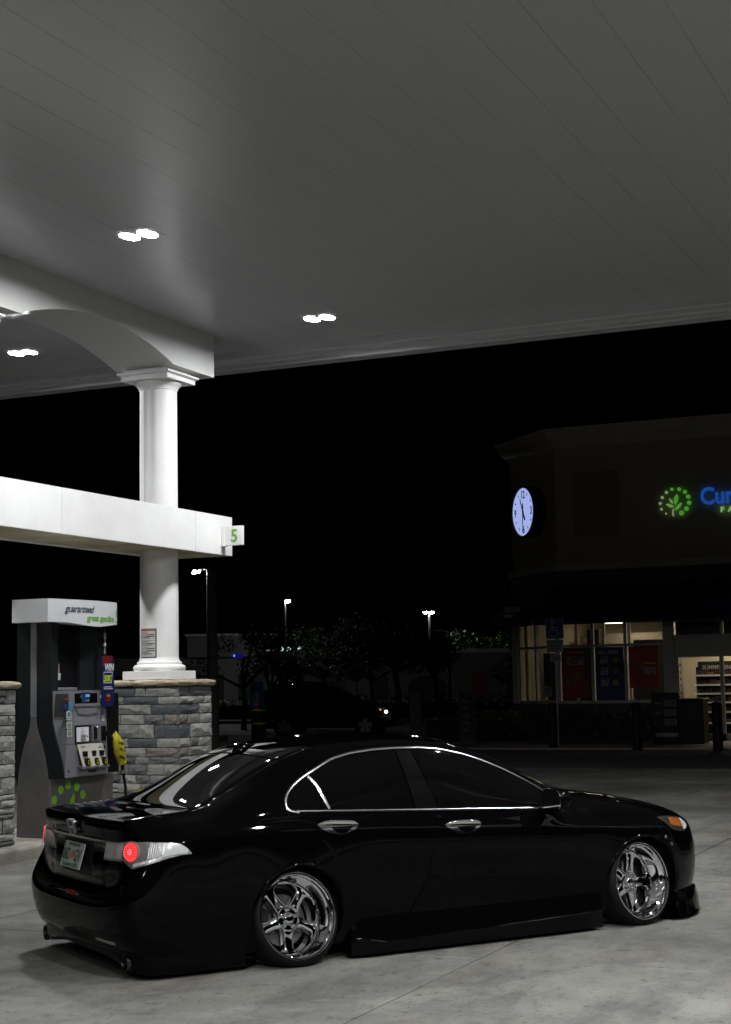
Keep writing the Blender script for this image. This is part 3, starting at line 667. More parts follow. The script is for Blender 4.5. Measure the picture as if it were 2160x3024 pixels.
# ================================================================== ground
def concrete_mat():
    m = bpy.data.materials.new('forecourt_concrete'); m.use_nodes = True; nt = m.node_tree; b = nt.nodes['Principled BSDF']; L = nt.links.new
    g = nt.nodes.new('ShaderNodeNewGeometry'); pos = g.outputs['Position']
    def noise_(scale, det=6, rough=.6, vec=None):
        n = nt.nodes.new('ShaderNodeTexNoise'); n.inputs['Scale'].default_value = scale; n.inputs['Detail'].default_value = det; n.inputs['Roughness'].default_value = rough; L(vec or pos, n.inputs['Vector']); return n.outputs[0]
    def ramp(src, a, c0, b_, c1):
        r = nt.nodes.new('ShaderNodeMapRange'); r.inputs[1].default_value = a; r.inputs[2].default_value = b_; r.inputs[3].default_value = c0; r.inputs[4].default_value = c1; L(src, r.inputs[0]); return r.outputs[0]
    def mixc(f, c0, c1, mode='MIX'):
        x = nt.nodes.new('ShaderNodeMix'); x.data_type = 'RGBA'; x.blend_type = mode
        if isinstance(f, float): x.inputs[0].default_value = f
        else: L(f, x.inputs[0])
        for k, c in ((6, c0), (7, c1)):
            if isinstance(c, tuple): x.inputs[k].default_value = (*c, 1)
            else: L(c, x.inputs[k])
        return x.outputs[2]
    mp = nt.nodes.new('ShaderNodeMapping'); mp.inputs['Scale'].default_value = (1, .35, 1); mp.inputs['Rotation'].default_value = (0, 0, R(25)); L(pos, mp.inputs[0])
    c = mixc(ramp(noise_(.55, 8, .68), .38, 0., .66, 1.), (.285, .28, .252), (.115, .113, .104))
    c = mixc(ramp(noise_(1.1, 5, .6, mp.outputs[0]), .56, 0., .70, .50), c, (.185, .14, .105))       # rusty wash
    c = mixc(ramp(noise_(2.6, 8, .75, mp.outputs[0]), .46, 0., .66, .75), c, (.10, .098, .092))       # dirt streaks
    c = mixc(ramp(noise_(9, 6, .72), .56, 0., .68, .75), c, (.055, .053, .05))                          # oil spots
    c = mixc(ramp(noise_(5.5, 6, .7), .30, .6, .45, 0.), c, (.285, .28, .262))                         # worn pale patches
    v = nt.nodes.new('ShaderNodeTexVoronoi'); v.feature = 'DISTANCE_TO_EDGE'; v.inputs['Scale'].default_value = .33
    wp = nt.nodes.new('ShaderNodeVectorMath'); wp.operation = 'ADD'; nz = nt.nodes.new('ShaderNodeTexNoise'); nz.inputs['Scale'].default_value = 1.7; L(pos, nz.inputs['Vector']); L(pos, wp.inputs[0]); L(nz.outputs[1], wp.inputs[1]); L(wp.outputs[0], v.inputs['Vector'])
    cr = nt.nodes.new('ShaderNodeMath'); cr.operation = 'MULTIPLY'; L(ramp(v.outputs[0], .0015, 1., .006, 0.), cr.inputs[0]); L(ramp(noise_(.4, 2), .56, 0., .6, .8), cr.inputs[1])
    c = mixc(cr.outputs[0], c, (.06, .055, .05))                                                       # hairline cracks
    c = mixc(ramp(noise_(30, 3, .6), .63, 0., .69, .9), c, (.03, .028, .026))                         # gum and grit specks
    c = mixc(ramp(noise_(.9, 4, .55, mp.outputs[0]), .60, 0., .74, .55), c, (.075, .072, .066))        # tyre-blackened lanes
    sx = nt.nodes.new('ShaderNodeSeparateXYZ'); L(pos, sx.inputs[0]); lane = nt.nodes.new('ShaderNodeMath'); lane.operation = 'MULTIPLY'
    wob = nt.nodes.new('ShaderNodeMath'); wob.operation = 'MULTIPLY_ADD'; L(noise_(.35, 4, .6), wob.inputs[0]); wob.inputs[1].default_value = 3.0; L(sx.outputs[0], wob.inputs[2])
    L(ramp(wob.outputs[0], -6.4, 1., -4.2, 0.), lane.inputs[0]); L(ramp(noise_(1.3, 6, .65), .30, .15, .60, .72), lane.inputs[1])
    c = mixc(lane.outputs[0], c, (.07, .066, .06))                                                     # darker colour towards the island, broken up by noise
    oi = nt.nodes.new('ShaderNodeObjectInfo'); rr = ramp(oi.outputs['Random'], 0, .88, 1, 1.08)
    cc = nt.nodes.new('ShaderNodeCombineColor'); [L(rr, cc.inputs[k]) for k in range(3)]
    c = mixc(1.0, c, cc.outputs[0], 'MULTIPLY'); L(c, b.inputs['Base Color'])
    L(ramp(noise_(1.6, 5), .3, .55, .75, .85), b.inputs['Roughness']); _set(b, 'Specular IOR Level', .35)
    bp = nt.nodes.new('ShaderNodeBump'); bp.inputs['Strength'].default_value = .35; bp.inputs['Distance'].default_value = .004; L(noise_(70, 6, .75), bp.inputs['Height']); L(bp.outputs[0], b.inputs['Normal'])
    return m
CONC = concrete_mat()
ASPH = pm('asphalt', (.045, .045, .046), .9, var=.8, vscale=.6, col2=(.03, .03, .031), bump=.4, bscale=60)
SOIL = pm('lawn_soil', (.02, .03, .012), .95, var=.9, vscale=3, col2=(.03, .028, .015), bump=.5, bscale=20)
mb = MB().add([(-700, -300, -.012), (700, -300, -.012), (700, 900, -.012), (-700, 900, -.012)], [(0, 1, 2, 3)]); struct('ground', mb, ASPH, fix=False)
fc = obj('forecourt', None); fc['kind'] = 'structure'
_sl = None
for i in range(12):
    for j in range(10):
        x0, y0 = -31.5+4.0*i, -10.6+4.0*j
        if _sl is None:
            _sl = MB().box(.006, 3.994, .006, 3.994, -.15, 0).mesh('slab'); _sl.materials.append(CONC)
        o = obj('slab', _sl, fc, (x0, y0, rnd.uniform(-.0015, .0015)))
# store walk, kerbs, lawns
WALK = pm('store_walk', (.30, .255, .225), .85, var=.7, vscale=1.4, bump=.3, bscale=60)
struct('sidewalk', MB().box(-19.5, 6, 37.0, 41.25, -.1, .03), WALK)
KERB = pm('kerb_concrete', (.27, .25, .215), .8, var=.8, vscale=3, col2=(.12, .105, .085), bump=.4, bscale=40)
struct('lawn', MB().box(-60, -24.4, 38.5, 43.0, -.1, .10).box(-21.5, -16.2, 55, 60, -.1, .10).box(-70, -5, 60.5, 66, -.1, .12), SOIL)
mb = MB()
for (x0, x1, y0, y1) in ((-60, -24.3, 38.35, 38.5), (-60, -24.3, 43, 43.15), (-24.4, -24.25, 38.5, 43), (-21.6, -16.1, 54.85, 55), (-21.6, -16.1, 60, 60.15), (-70, -5, 60.3, 60.5)): mb.box(x0, x1, y0, y1, -.1, .15, .02)
struct('kerb', mb, KERB)
struct('side_road', MB().box(-60, -16.5, 46.8, 54.2, -.1, -.004), pm('worn_asphalt', (.10, .098, .09), .85, var=.6, vscale=.8, bump=.3, bscale=50))
# ================================================================== canopy
WHITE = pm('white_canopy_paint', (.60, .605, .59), .30, spec=.45, var=.25, vscale=.7, col2=(.66, .66, .645))
WHITE_M = pm('white_metal', (.80, .80, .79), .38, spec=.45, var=.55, vscale=1.6, col2=(.66, .655, .63), rvar=.12)
CEIL = pm('ceiling_paint', (.455, .460, .472), .28, spec=.45, var=.2, vscale=.7, col2=(.425, .428, .435))
DARKB = pm('canopy_backing', (.10, .10, .10), .8)
CZ = 6.17
can = thing('canopy', 'wide white gas station canopy over the forecourt with plank ceiling', 'canopy', (0, 0, 0))
px0 = -6.204-.4375*33
_pl = MB().add([(0, 0, .012), (0, 0, .05), (.0012, 0, 0), (.4361, 0, 0), (.4372, 0, .012), (.4372, 0, .05), (0, 32.9, .012), (0, 32.9, .05), (.0012, 32.9, 0), (.4361, 32.9, 0), (.4372, 32.9, .012), (.4372, 32.9, .05)],
                [(0, 2, 8, 6), (2, 3, 9, 8), (3, 4, 10, 9), (1, 0, 6, 7), (4, 5, 11, 10), (0, 1, 5, 4, 3, 2), (6, 8, 9, 10, 11, 7)]).mesh('ceiling_panel'); _pl.materials.append(CEIL)
for k in range(65): obj('ceiling_panel', _pl, can, (px0+.4375*k+.0005, -14.5, CZ))
X0, X1 = px0-.1, px0+.4375*65+.1
MB().box(X0, X1, -14.6, 18.4, CZ+.055, CZ+.07).build('ceiling_backing', DARKB, can)
MB().box(X0, X1, -14.6, 18.85, CZ+.10, 6.95).build('roof_deck', DARKB, can)
prof = [(18.40, CZ+.06), (18.36, CZ+.06), (18.36, 6.075), (18.385, 6.06), (18.60, 6.06), (18.62, 6.045), (18.62, 6.0), (18.635, 5.985), (18.87, 5.985), (18.885, 6.0), (18.885, 7.0), (18.8, 7.0)]
MB().prism(prof, lambda y, z: (X0-.4, y, z), lambda y, z: (X1+.4, y, z)).build('edge_fascia', CEIL, can)
for xx in (X0-.4, X1): MB().box(xx, xx+.4, -14.9, 18.86, 5.99, 6.98).build('side_fascia', WHITE, can)
MB().box(X0, X1, -15.0, -14.55, 5.99, 6.98).build('rear_fascia', WHITE, can)
# arched beam over the island (x -9.95 .. -10.81)
def beam(xa, xb):
    zb, zt = 5.628, CZ+.01; ys, zs = [], []
    spans = [(8.87, 12.46), (12.80, 16.395)]
    low = [(5.0, zb)]
    for (a, b) in ((9.145, 12.235), (13.305, 16.395)):
        low.append((a, zb))
        for k in range(1, 24):
            t = k/24; y = a+(b-a)*t; s = abs(2*t-1); low.append((y, zb+.268*(1-s*s)))
        low.append((b, zb))
    low.append((17.385, zb)); poly = low+[(17.385, zt), (5.0, zt)]
    mb = MB(); n = len(low)
    vs = []
    for x in (xa, xb):
        vs += [(x, y, z) for y, z in low]+[(x, y, zt) for y, z in low]
    fs = []
    for o in (0, 2*n):
        for i in range(n-1): fs.append((o+i, o+i+1, o+n+i+1, o+n+i))
    for i in range(n-1): fs.append((i, i+1, 2*n+i+1, 2*n+i))
    fs.append((n-1, 2*n-1, 4*n-1, 3*n-1)); fs.append((0, n, 3*n, 2*n))
    return mb.add(vs, fs).build('arched_beam', WHITE, can, 30)
beam(-9.95, -10.81)
# lamps: two lens modules each
HOUS = pm('lamp_housing', (.55, .55, .56), .4); LENS_E = em('canopy_lamp_lens', (.97, .985, 1.), LAMP)
def lamp(x, y, lab):
    t = thing('canopy_light', lab, 'ceiling light', (x, y, CZ), 0, 'recessed twin lamps in the canopy ceiling')
    MB().box(-.215, .215, -.175, .175, -.005, .02, .003).build('housing', HOUS, t)
    for s in (-1, 1):
        prof = [(0, -.0085), (.6, -.0084), (.92, -.0075), (1., -.0062)]; G = []; ring = []
        for k in range(33):
            a = 2*math.pi*k/32; ca, sa = math.cos(a), math.sin(a); ex = math.copysign(abs(ca)**.9, ca); ey = math.copysign(abs(sa)**.9, sa)
            G.append([(s*.104+.080*q*ex, .137*q*ey, h) for q, h in prof]); ring.append([(s*.104+(.080+w)*ex, (.137+w)*ey, h) for w, h in ((.001, -.0055), (.002, -.024), (.006, -.025), (.009, -.0055))])
        MB().grid(G).build('lens', LENS_E, t, 60); MB().grid(ring).build('bezel', HOUS, t, 40)
labs = {(-8.27, 12.97): 'nearest twin-lens ceiling lamp, upper left above the pump lane', (-8.27, 17.05): 'twin-lens ceiling lamp in the open ceiling right of the column', (-12.62, 16.95): 'twin-lens ceiling lamp beyond the arched beam at the left edge'}
for x in (-8.27, -12.62, -.6, 3.7):
    for y in (17.02, 12.97, 8.9, 4.8, .7, -3.4, -7.5):
        if (x < -8 and y < 12) or (x > -1 and y > 14) or (x > 3 and y > 6): continue
        y2 = 16.95 if (x < -12 and y > 17) else (17.05 if y > 17 else y)
        lab = labs.get((x, y2), 'twin-lens canopy ceiling lamp outside the view whose light falls on the forecourt')
        lamp(x, y2, lab)
# ================================================================== island, pedestals, columns
isl = struct('pump_island', MB().box(-11.08, -9.68, 5.2, 18.1, -.1, .14, .03), KERB)
STONES = [pm('stone_%d' % i, c, .75, var=.8, vscale=16, col2=c2, bump=.9, bscale=38, spec=.3) for i, (c, c2) in enumerate((
    ((.27, .27, .25), (.19, .188, .17)), ((.215, .22, .208), (.14, .143, .13)), ((.085, .094, .099), (.055, .063, .067)), ((.135, .138, .136), (.09, .09, .09)), ((.185, .168, .142), (.12, .108, .09)), ((.31, .305, .29), (.22, .217, .20))))]
CAPST = pm('cap_stone', (.32, .265, .20), .8, var=.8, vscale=9, col2=(.27, .215, .155), bump=.6, bscale=30)
MORT = pm('dark_joint', (.025, .024, .022), .95)
def stone_mesh(seed, nx=5, nz=3):
    """unit ledgestone 0..1 wide, 0..1 high, front at y=-1 with split relief"""
    r = random.Random(seed); P = []
    for i in range(nx+1):
        row = []
        for j in range(nz+1):
            e = 1 if i in (0, nx) or j in (0, nz) else 0
            row.append((i/nx+(r.uniform(-.06, .06)/nx*2 if not e else r.uniform(-.012, .012)), -(r.uniform(.55, 1.) if not e else r.uniform(.25, .55)), j/nz+(r.uniform(-.05, .05) if not e else r.uniform(-.02, .02))))
        P.append(row)
    mb = MB().grid(P); n = nz+1; front = len(mb.v); rim = [(i, 0) for i in range(nx+1)]+[(nx, j) for j in range(1, nz+1)]+[(i, nz) for i in range(nx-1, -1, -1)]+[(0, j) for j in range(nz-1, 0, -1)]
    idx = [i*n+j for i, j in rim]; back = [(mb.v[k][0], .6, mb.v[k][2]) for k in idx]; mb.v += back; m = len(idx)
    mb.f += [(idx[k], idx[(k+1) % m], front+(k+1) % m, front+k) for k in range(m)]
    me = mb.mesh('stone'); bm = bmesh.new(); bm.from_mesh(me); bmesh.ops.recalc_face_normals(bm, faces=bm.faces); bm.to_mesh(me); bm.free(); return me
_sv = []
for s in range(7):
    me0 = stone_mesh(s+3)
    row = []
    for m in STONES:
        me = me0.copy(); me.materials.append(m); row.append(me)
    _sv.append(row)
def lay(parent, face, a0, a1, z0, z1, fixed, tone):
    """one stone on the -Y face ('y', fixed=y) or the +X face ('x', fixed=x) between a0..a1 and z0..z1"""
    g = .005; me = _sv[rnd.randrange(7)][tone]; o = obj('stone', me, parent); d = rnd.uniform(.020, .036)
    if face == 'y': o.location = (a0+g, fixed, z0+g); o.scale = (a1-a0-2*g, d, z1-z0-2*g)
    else: o.location = (fixed, a0+g, z0+g); o.rotation_euler = (0, 0, R(90)); o.scale = (a1-a0-2*g, d, z1-z0-2*g)
    return o
def pedestal(cx, cy, label, rows=None):
    hx, hy, zt = .485, .395, 1.70
    t = thing('stone_pedestal', label, 'pedestal', (0, 0, 0), 0, 'stone pedestals of the island columns')
    MB().box(cx-hx, cx+hx, cy-hy, cy+hy, .14, zt-.005).build('core', MORT, t)
    z = zt-.008; k = 0
    while z > .16:
        if rows and k < len(rows): h, ly, lx = rows[k]
        else: h = rnd.choice((.10, .115, .13, .14, .155, .17)); ly = lx = None
        z0 = max(.142, z-h)
        for face, c, hw, lst in (('y', cx, hx, ly), ('x', cy, hy, lx)):
            fixed = cy-hy if face == 'y' else cx+hx; ext = .03
            lo, hi = (c-hw-.02, c+hw+ext) if face == 'y' else (c-hw+.004, c+hw+.02)
            if lst: cuts = [lo]+[lo+(hi-lo)*f for f, _ in lst[:-1]]+[hi]; tones = [t_ for _, t_ in lst]
            else:
                cuts = [lo]; tones = []
                while cuts[-1] < hi-.02:
                    w = rnd.uniform(.13, .42) if face == 'y' else rnd.uniform(.14, .34)
                    if hi-(cuts[-1]+w) < .11: w = hi-cuts[-1]
                    cuts.append(cuts[-1]+w)
                tones = [rnd.choice((0, 0, 1, 1, 2, 3, 3, 4, 5)) for _ in cuts[1:]]
            for a, b, tn in zip(cuts[:-1], cuts[1:], tones):
                if (z-z0) > .11 and not lst and rnd.random() < .35 and b-a > .16:
                    zm = z0+(z-z0)*rnd.uniform(.35, .6); lay(t, face, a, b, z0, zm, fixed, tn); lay(t, face, a, b, zm, z, fixed, rnd.choice((0, 1, 3, 5)))
                else: lay(t, face, a, b, z0, z, fixed, tn)
        z = z0; k += 1
    # cap of four rough slabs
    def capst(x0, x1, y0, y1, sd):
        r = random.Random(sd); nx, ny = 6, 5; mb = MB()
        vt = []
        prof = [(-.03, .0), (0., .022), (.004, .045), (-.012, .068), (-.05, .078)]
        ring = [(x0+(x1-x0)*i/nx, y0) for i in range(nx)]+[(x1, y0+(y1-y0)*i/ny) for i in range(ny)]+[(x1-(x1-x0)*i/nx, y1) for i in range(nx)]+[(x0, y1-(y1-y0)*i/ny) for i in range(ny)]
        cxx, cyy = (x0+x1)/2, (y0+y1)/2; n = len(ring)
        for (o, h) in prof:
            for (x, y) in ring:
                j = r.uniform(-.006, .006); sx = (x1-x0+2*o)/(x1-x0); sy = (y1-y0+2*o)/(y1-y0)
                vt.append((cxx+(x-cxx)*sx+j, cyy+(y-cyy)*sy+r.uniform(-.006, .006), zt+h+r.uniform(-.004, .004)))
        fs = [(i*n+k, i*n+(k+1) % n, (i+1)*n+(k+1) % n, (i+1)*n+k) for i in range(len(prof)-1) for k in range(n)]+[tuple(range(n-1, -1, -1)), tuple(range((len(prof)-1)*n, len(prof)*n))]
        mb.add(vt, fs).build('cap_slab', CAPST, t, 40)
    for (fx0, fx1) in ((-1, -.32), (-.30, .36), (.38, 1)):
        capst(cx+fx0*(hx+.055), cx+fx1*(hx+.055), cy-hy-.05, cy+.0, int(fx0*100)+7)
        capst(cx+fx0*(hx+.055), cx+fx1*(hx+.055), cy+.02, cy+hy+.05, int(fx0*100)+77)
    return t
FR = [(.112, [(.40, 2), (.54, 1), (1, 1)], [(.35, 3), (1, 3)]), (.092, [(.24, 1), (.72, 2), (1, 0)], [(.5, 0), (.8, 1), (1, 5)]), (.122, [(.12, 1), (.62, 1), (1, 2)], [(.62, 2), (1, 0)]),
      (.118, [(.20, 1), (.52, 0), (.80, 3), (1, 4)], [(.30, 4), (.65, 1), (1, 5)]), (.165, [(.12, 1), (.45, 1), (.66, 0), (1, 2)], [(.35, 2), (1, 5)]),
      (.112, [(.3, 1), (.70, 2), (1, 0)], [(.35, 5), (.6, 3), (1, 0)]), (.11, [(.55, 0), (1, 4)], [(.3, 4), (1, 1)]), (.085, [(.4, 2), (.6, 1), (1, 3)], [(.6, 1), (1, 0)])]
PY = (16.73, 12.77)
ped_a = pedestal(-10.38, PY[0], 'ledgestone pedestal with tan cap under the white column behind the sedan', FR)
ped_b = pedestal(-10.38, PY[1], 'ledgestone pedestal cut off by the left edge in front of the pump')
def column(cx, cy, label, full=True):
    t = thing('column', label, 'column', (cx, cy, 0), 0, 'white round columns on the pump island')
    MB().box(-.325, .325, -.325, .325, 1.782, 1.885, .004).build('plinth', WHITE_M, t)
    pr = [(.20, 1.885), (.275, 1.885), (.288, 1.90), (.292, 1.925), (.286, 1.948), (.268, 1.962), (.25, 1.966), (.252, 1.985), (.246, 1.998), (.232, 2.004), (.226, 2.020), (.217, 2.045), (.2155, 2.07), (.2155, 2.6)]
    pr = [(r*1.10, z) for r, z in pr]
    MB().lathe(pr, 64, caps=False).build('base_moulding', WHITE_M, t, 40)
    MB().lathe([(.2370, 2.6), (.2360, 3.6), (.2340, 4.6), (.2320, 5.37)], 72, caps=False).build('shaft', WHITE_M, t, 60)
    MB().lathe([(.232, 5.37), (.242, 5.385), (.242, 5.40), (.248, 5.405), (.250, 5.418), (.262, 5.43), (.285, 5.452), (.295, 5.475), (.295, 5.485), (.20, 5.487)], 64, caps=False).build('capital', WHITE_M, t, 40)
    mb = MB()
    for (h, z0, z1) in ((.335, 5.485, 5.545), (.352, 5.545, 5.556), (.372, 5.556, 5.58), (.30, 5.58, 5.63)): mb.box(-h, h, -h, h, z0, z1)
    mb.build('abacus', WHITE_M, t)
    a = R(-104); mb = MB()
    G = []
    for k in range(12):
        z = 3.86+(5.36-3.86)*k/11; r = .2370-.005*(z-2.6)/2.77+.0012; da = .006*math.sin(k*2.1)
        G.append([(r*math.cos(a+da+d), r*math.sin(a+da+d), z) for d in (-.012, .012)])
    mb.grid(G).build('joint_line', pm('column_seam', (.05, .05, .048), .9), t)  # dark strip for the seam down the shaft
    if full:
        def cyl(name, a0, a1, z0, z1, mat, off):
            G = [[((.2368+off)*math.cos(R(q)), (.2368+off)*math.sin(R(q)), z) for z in (z0, z1)] for q in np.linspace(a0, a1, 12)]
            return MB().grid(G).build(name, mat, t, 60)
        cyl('notice', -126, -66, 2.045, 2.405, pm('notice_frame', (.10, .085, .08), .5), .003)
        cyl('notice_sheet', -122, -70, 2.062, 2.375, pm('notice_paper', (.50, .49, .46), .5), .005)
        cyl('notice_heading', -124, -68, 2.382, 2.40, pm('notice_red', (.35, .10, .08), .5), .005)
        for i, z in enumerate(np.linspace(2.352, 2.085, 20)):
            if i in (6, 12, 15): continue
            l = rnd.uniform(.55, .98); cyl('notice_line', -119, -119+46*l, z, z+.006, pm('notice_red' if i < 3 else 'notice_ink', (.08, .08, .08), .5), .0065)
        for z in (2.325, 2.302, 2.215, 2.155, 2.128): cyl('notice_bar', -95+rnd.uniform(-5, 4), -72, z, z+.012, pm('notice_ink', (.08, .08, .08), .5), .0075)
    return t
col_a = column(-10.38, PY[0], 'white round column rising from the stone pedestal to the canopy beam')
col_b = column(-10.38, PY[1], 'white round column hidden just past the left edge', False)
# spanner (banner beam) across the columns
sp = thing('spanner_sign', 'long white banner beam fixed across the columns above the pump', 'sign beam', (0, 0, 0))
for (a, b) in ((8.3, 11.17), (11.17, 13.99), (13.99, 16.805), (16.805, 17.735)):
    MB().box(-9.915, -9.90, a+.003, b-.003, 3.35, 3.85, .0015).build('face_panel', WHITE_M, sp); MB().box(-10.87, -10.855, a+.003, b-.003, 3.35, 3.85, .0015).build('face_panel', WHITE_M, sp)
MB().box(-10.855, -9.915, 17.72, 17.735, 3.352, 3.848).build('end_panel', WHITE_M, sp)
MB().box(-10.853, -9.917, 8.3, 17.718, 3.62, 3.84).build('inner_box', DARKB, sp)
TANB = pm('spanner_soffit', (.50, .44, .28), .6, var=.8, vscale=2.2, col2=(.28, .25, .18))
y = 8.32
while y < 17.6:
    y1 = min(y+.665, 17.70); MB().box(-10.82, -9.95, y+.006, y1-.02, 3.366, 3.38).build('soffit_panel', TANB, sp); y = y1+.005
MB().box(-10.853, -9.917, 8.3, 17.718, 3.384, 3.39).build('soffit_backing', GAPM, sp)
for x in (-9.95, -10.853): MB().box(x, x+.033, 8.3, 17.715, 3.352, 3.368).build('soffit_flange', WHITE_M, sp)
ns = thing('pump_number_sign', 'small square white flag sign with green number five on the beam end', 'sign', (0, 0, 0))
MB().box(-9.845, -9.597, 17.45, 17.50, 3.463, 3.708, .003).build('panel', WHITE_M, ns); MB().box(-9.897, -9.845, 17.44, 17.51, 3.455, 3.715, .003).build('mount', WHITE_M, ns)
GREEN5 = pm('sign_green', (.16, .36, .07), .5)
text('numeral', '5', .225, GREEN5, ns, (-9.712, 17.4485, 3.507), RX, .001, .006, align='CENTER', sx=.92)
# second island, right of and behind the camera's view: beam, columns, banner
beam(-9.95+11.95, -10.81+11.95)
struct('second_island', MB().box(.87, 2.27, 5.2, 18.1, -.1, .14, .03), KERB)
for src, lab in ((sp, 'long white banner beam on the second island outside the view'), (col_a, 'far white column of the second island outside the view'), (col_b, 'near white column of the second island outside the view'), (ped_a, 'far stone pedestal of the second island outside the view'), (ped_b, 'near stone pedestal of the second island outside the view')):
    c = copy_tree(src); c.location.x += 11.95; c['label'] = lab
# ================================================================== pump
PGREY = pm('pump_grey', (.18, .18, .195), .42, var=.5, vscale=5, col2=(.13, .13, .14)); PDARK = pm('pump_dark', (.010, .013, .014), .45, spec=.3); PBASE = pm('pump_base_grey', (.115, .11, .108), .5, var=.8, vscale=4, col2=(.07, .067, .065))
PBLK = pm('pump_black', (.005, .005, .006), .4, spec=.25); HDR = pm('pump_header_white', (.62, .63, .65), .4, var=.2, vscale=3); IVORY = pm('button_panel_ivory', (.52, .50, .42), .45)
pu = thing('gas_pump', 'grey fuel dispenser with white curved header and three fuel grade buttons', 'gas pump', (0, 0, 0))
MB().box(-10.36, -9.952, 13.875, 15.06, .14, .757, .012).build('base_cabinet', PBASE, pu)
LIME = pm('lime_dot', (.20, .46, .03), .5)
for (y, z) in ((14.062, .628), (14.196, .673), (14.354, .641), (14.467, .552), (13.948, .530)): MB().lathe([(.048, 0), (.048, .002)], 20, axis='x', c=(-9.952, y, z)).build('green_dot', LIME, pu)
MB().prism([(14.235, .40), (14.235, .50), (14.31, .585), (14.315, .52), (14.30, .42)], lambda a, b: (-9.952, a, b), lambda a, b: (-9.950, a, b)).build('green_leaf', LIME, pu)
# end panel: slim neck flaring to a bulb, on the end face
hb = [(1.395, .036), (1.36, .037), (1.30, .045), (1.22, .07), (1.10, .115), (.98, .15), (.85, .178), (.72, .195), (.5, .203), (.3, .205), (.145, .205)]
pl = [(-10.164+w, z) for z, w in hb]+[(-10.164-w, z) for z, w in reversed(hb)]
MB().prism(pl, lambda a, b: (a, 13.862, b), lambda a, b: (a, 13.872, b)).build('end_panel', PBASE, pu)
MB().box(-10.20, -10.128, 13.862, 13.872, 1.40, 2.40).build('end_post', PGREY, pu)
# dark end frame following the bulb, wider
hd = [(2.40, .22), (1.42, .225), (1.34, .23), (1.24, .255), (1.10, .30), (.95, .35), (.77, .385), (.757, .385)]
pl = [(-10.164+w, z) for z, w in hd]+[(-10.164-w, z) for z, w in reversed(hd)]
MB().prism(pl, lambda a, b: (a, 13.873, b), lambda a, b: (a, 13.90, b)).build('end_frame', PDARK, pu)
MB().box(-10.37, -9.96, 13.90, 14.02, 1.66, 2.40).build('left_pillar', PDARK, pu); MB().box(-10.37, -9.96, 14.42, 14.86, 1.66, 2.40).build('right_pillar', PDARK, pu)
MB().box(-10.30, -10.05, 14.02, 14.42, 1.66, 2.40).build('window_back', PBLK, pu)
MB().box(-10.04, -10.0, 14.0, 14.57, 1.72, 2.14, .004).build('media_screen', PBLK, pu)
MB().box(-10.05, -9.99, 13.99, 14.655, 1.675, 1.708, .004).build('shelf', PGREY, pu)
MB().box(-9.998, -9.99, 14.57, 14.655, 1.715, 2.05).build('screen_frame', PGREY, pu)
for (y, c) in ((14.0, (.35, .24, .20)), (14.44, (.30, .12, .10))):
    MB().box(-9.999, -9.997, y+.01, y+.10, 1.79, 1.96).build('screen_sticker', pm('sticker_%d' % int(y*100), c, .5, var=.9, vscale=40, col2=(.02, .015, .015)), pu)
MB().prism([(14.055, 1.79), (14.11, 1.785), (14.12, 1.86), (14.05, 1.865)], lambda a, b: (-9.998, a, b), lambda a, b: (-9.996, a, b)).build('paper_note', pm('paper', (.45, .44, .40), .6), pu)
# front cabinet with chamfered upper left corner
vb = [(-9.952, 13.89), (-9.78, 13.89), (-9.78, 14.695), (-9.952, 14.695)]
vs = [(x, y, .765) for x, y in vb]+[(-9.952, 13.89, 1.672), (-9.80, 14.00, 1.672), (-9.80, 14.68, 1.672), (-9.952, 14.68, 1.672)]
MB().add(vs, [(0, 1, 5, 4), (1, 2, 6, 5), (2, 3, 7, 6), (3, 0, 4, 7), (4, 5, 6, 7), (3, 2, 1, 0)]).build('front_cabinet', PGREY, pu)
FX = lambda z: -9.78-.02*(z-.765)/.907+.0015
def fbox(name, y0, y1, z0, z1, mat, d=.004, parent=None):
    a, b = FX(z0), FX(z1); return MB().add([(a, y0, z0), (a, y1, z0), (b, y1, z1), (b, y0, z1), (a+d, y0+.002, z0), (a+d, y1-.002, z0), (b+d, y1-.002, z1), (b+d, y0+.002, z1)], [(4, 5, 6, 7), (0, 1, 5, 4), (1, 2, 6, 5), (2, 3, 7, 6), (3, 0, 4, 7)]).build(name, mat, parent or pu)
MB().box(-9.952, -9.79, 14.70, 14.93, .77, 1.64, .01).build('nozzle_boot', PBLK, pu)
fbox('display', 14.09, 14.51, 1.537, 1.642, pm('display_glass', (.004, .005, .006), .08))
fbox('display_window', 14.215, 14.30, 1.545, 1.635, pm('display_lit_dark', (.01, .03, .06), .2, emit=(.02, .06, .12), es=.25), .005)
fbox('display_window', 14.285, 14.365, 1.60, 1.632, pm('display_lit', (.1, .2, .35), .2, emit=(.16, .32, .60), es=.45), .006)
DIG = em('digits', (.35, .5, .7), .35); text('display_digits', '8.62', .036, DIG, pu, (FX(1.55)+.0075, 14.292, 1.555), RXP, .0005, .0006); text('display_digits', '$', .03, DIG, pu, (FX(1.55)+.0075, 14.19, 1.60), RXP, .0005, .0006)
MB().box(-9.80, -9.775, 14.07, 14.55, 1.500, 1.528, .004).build('ledge', PGREY, pu)
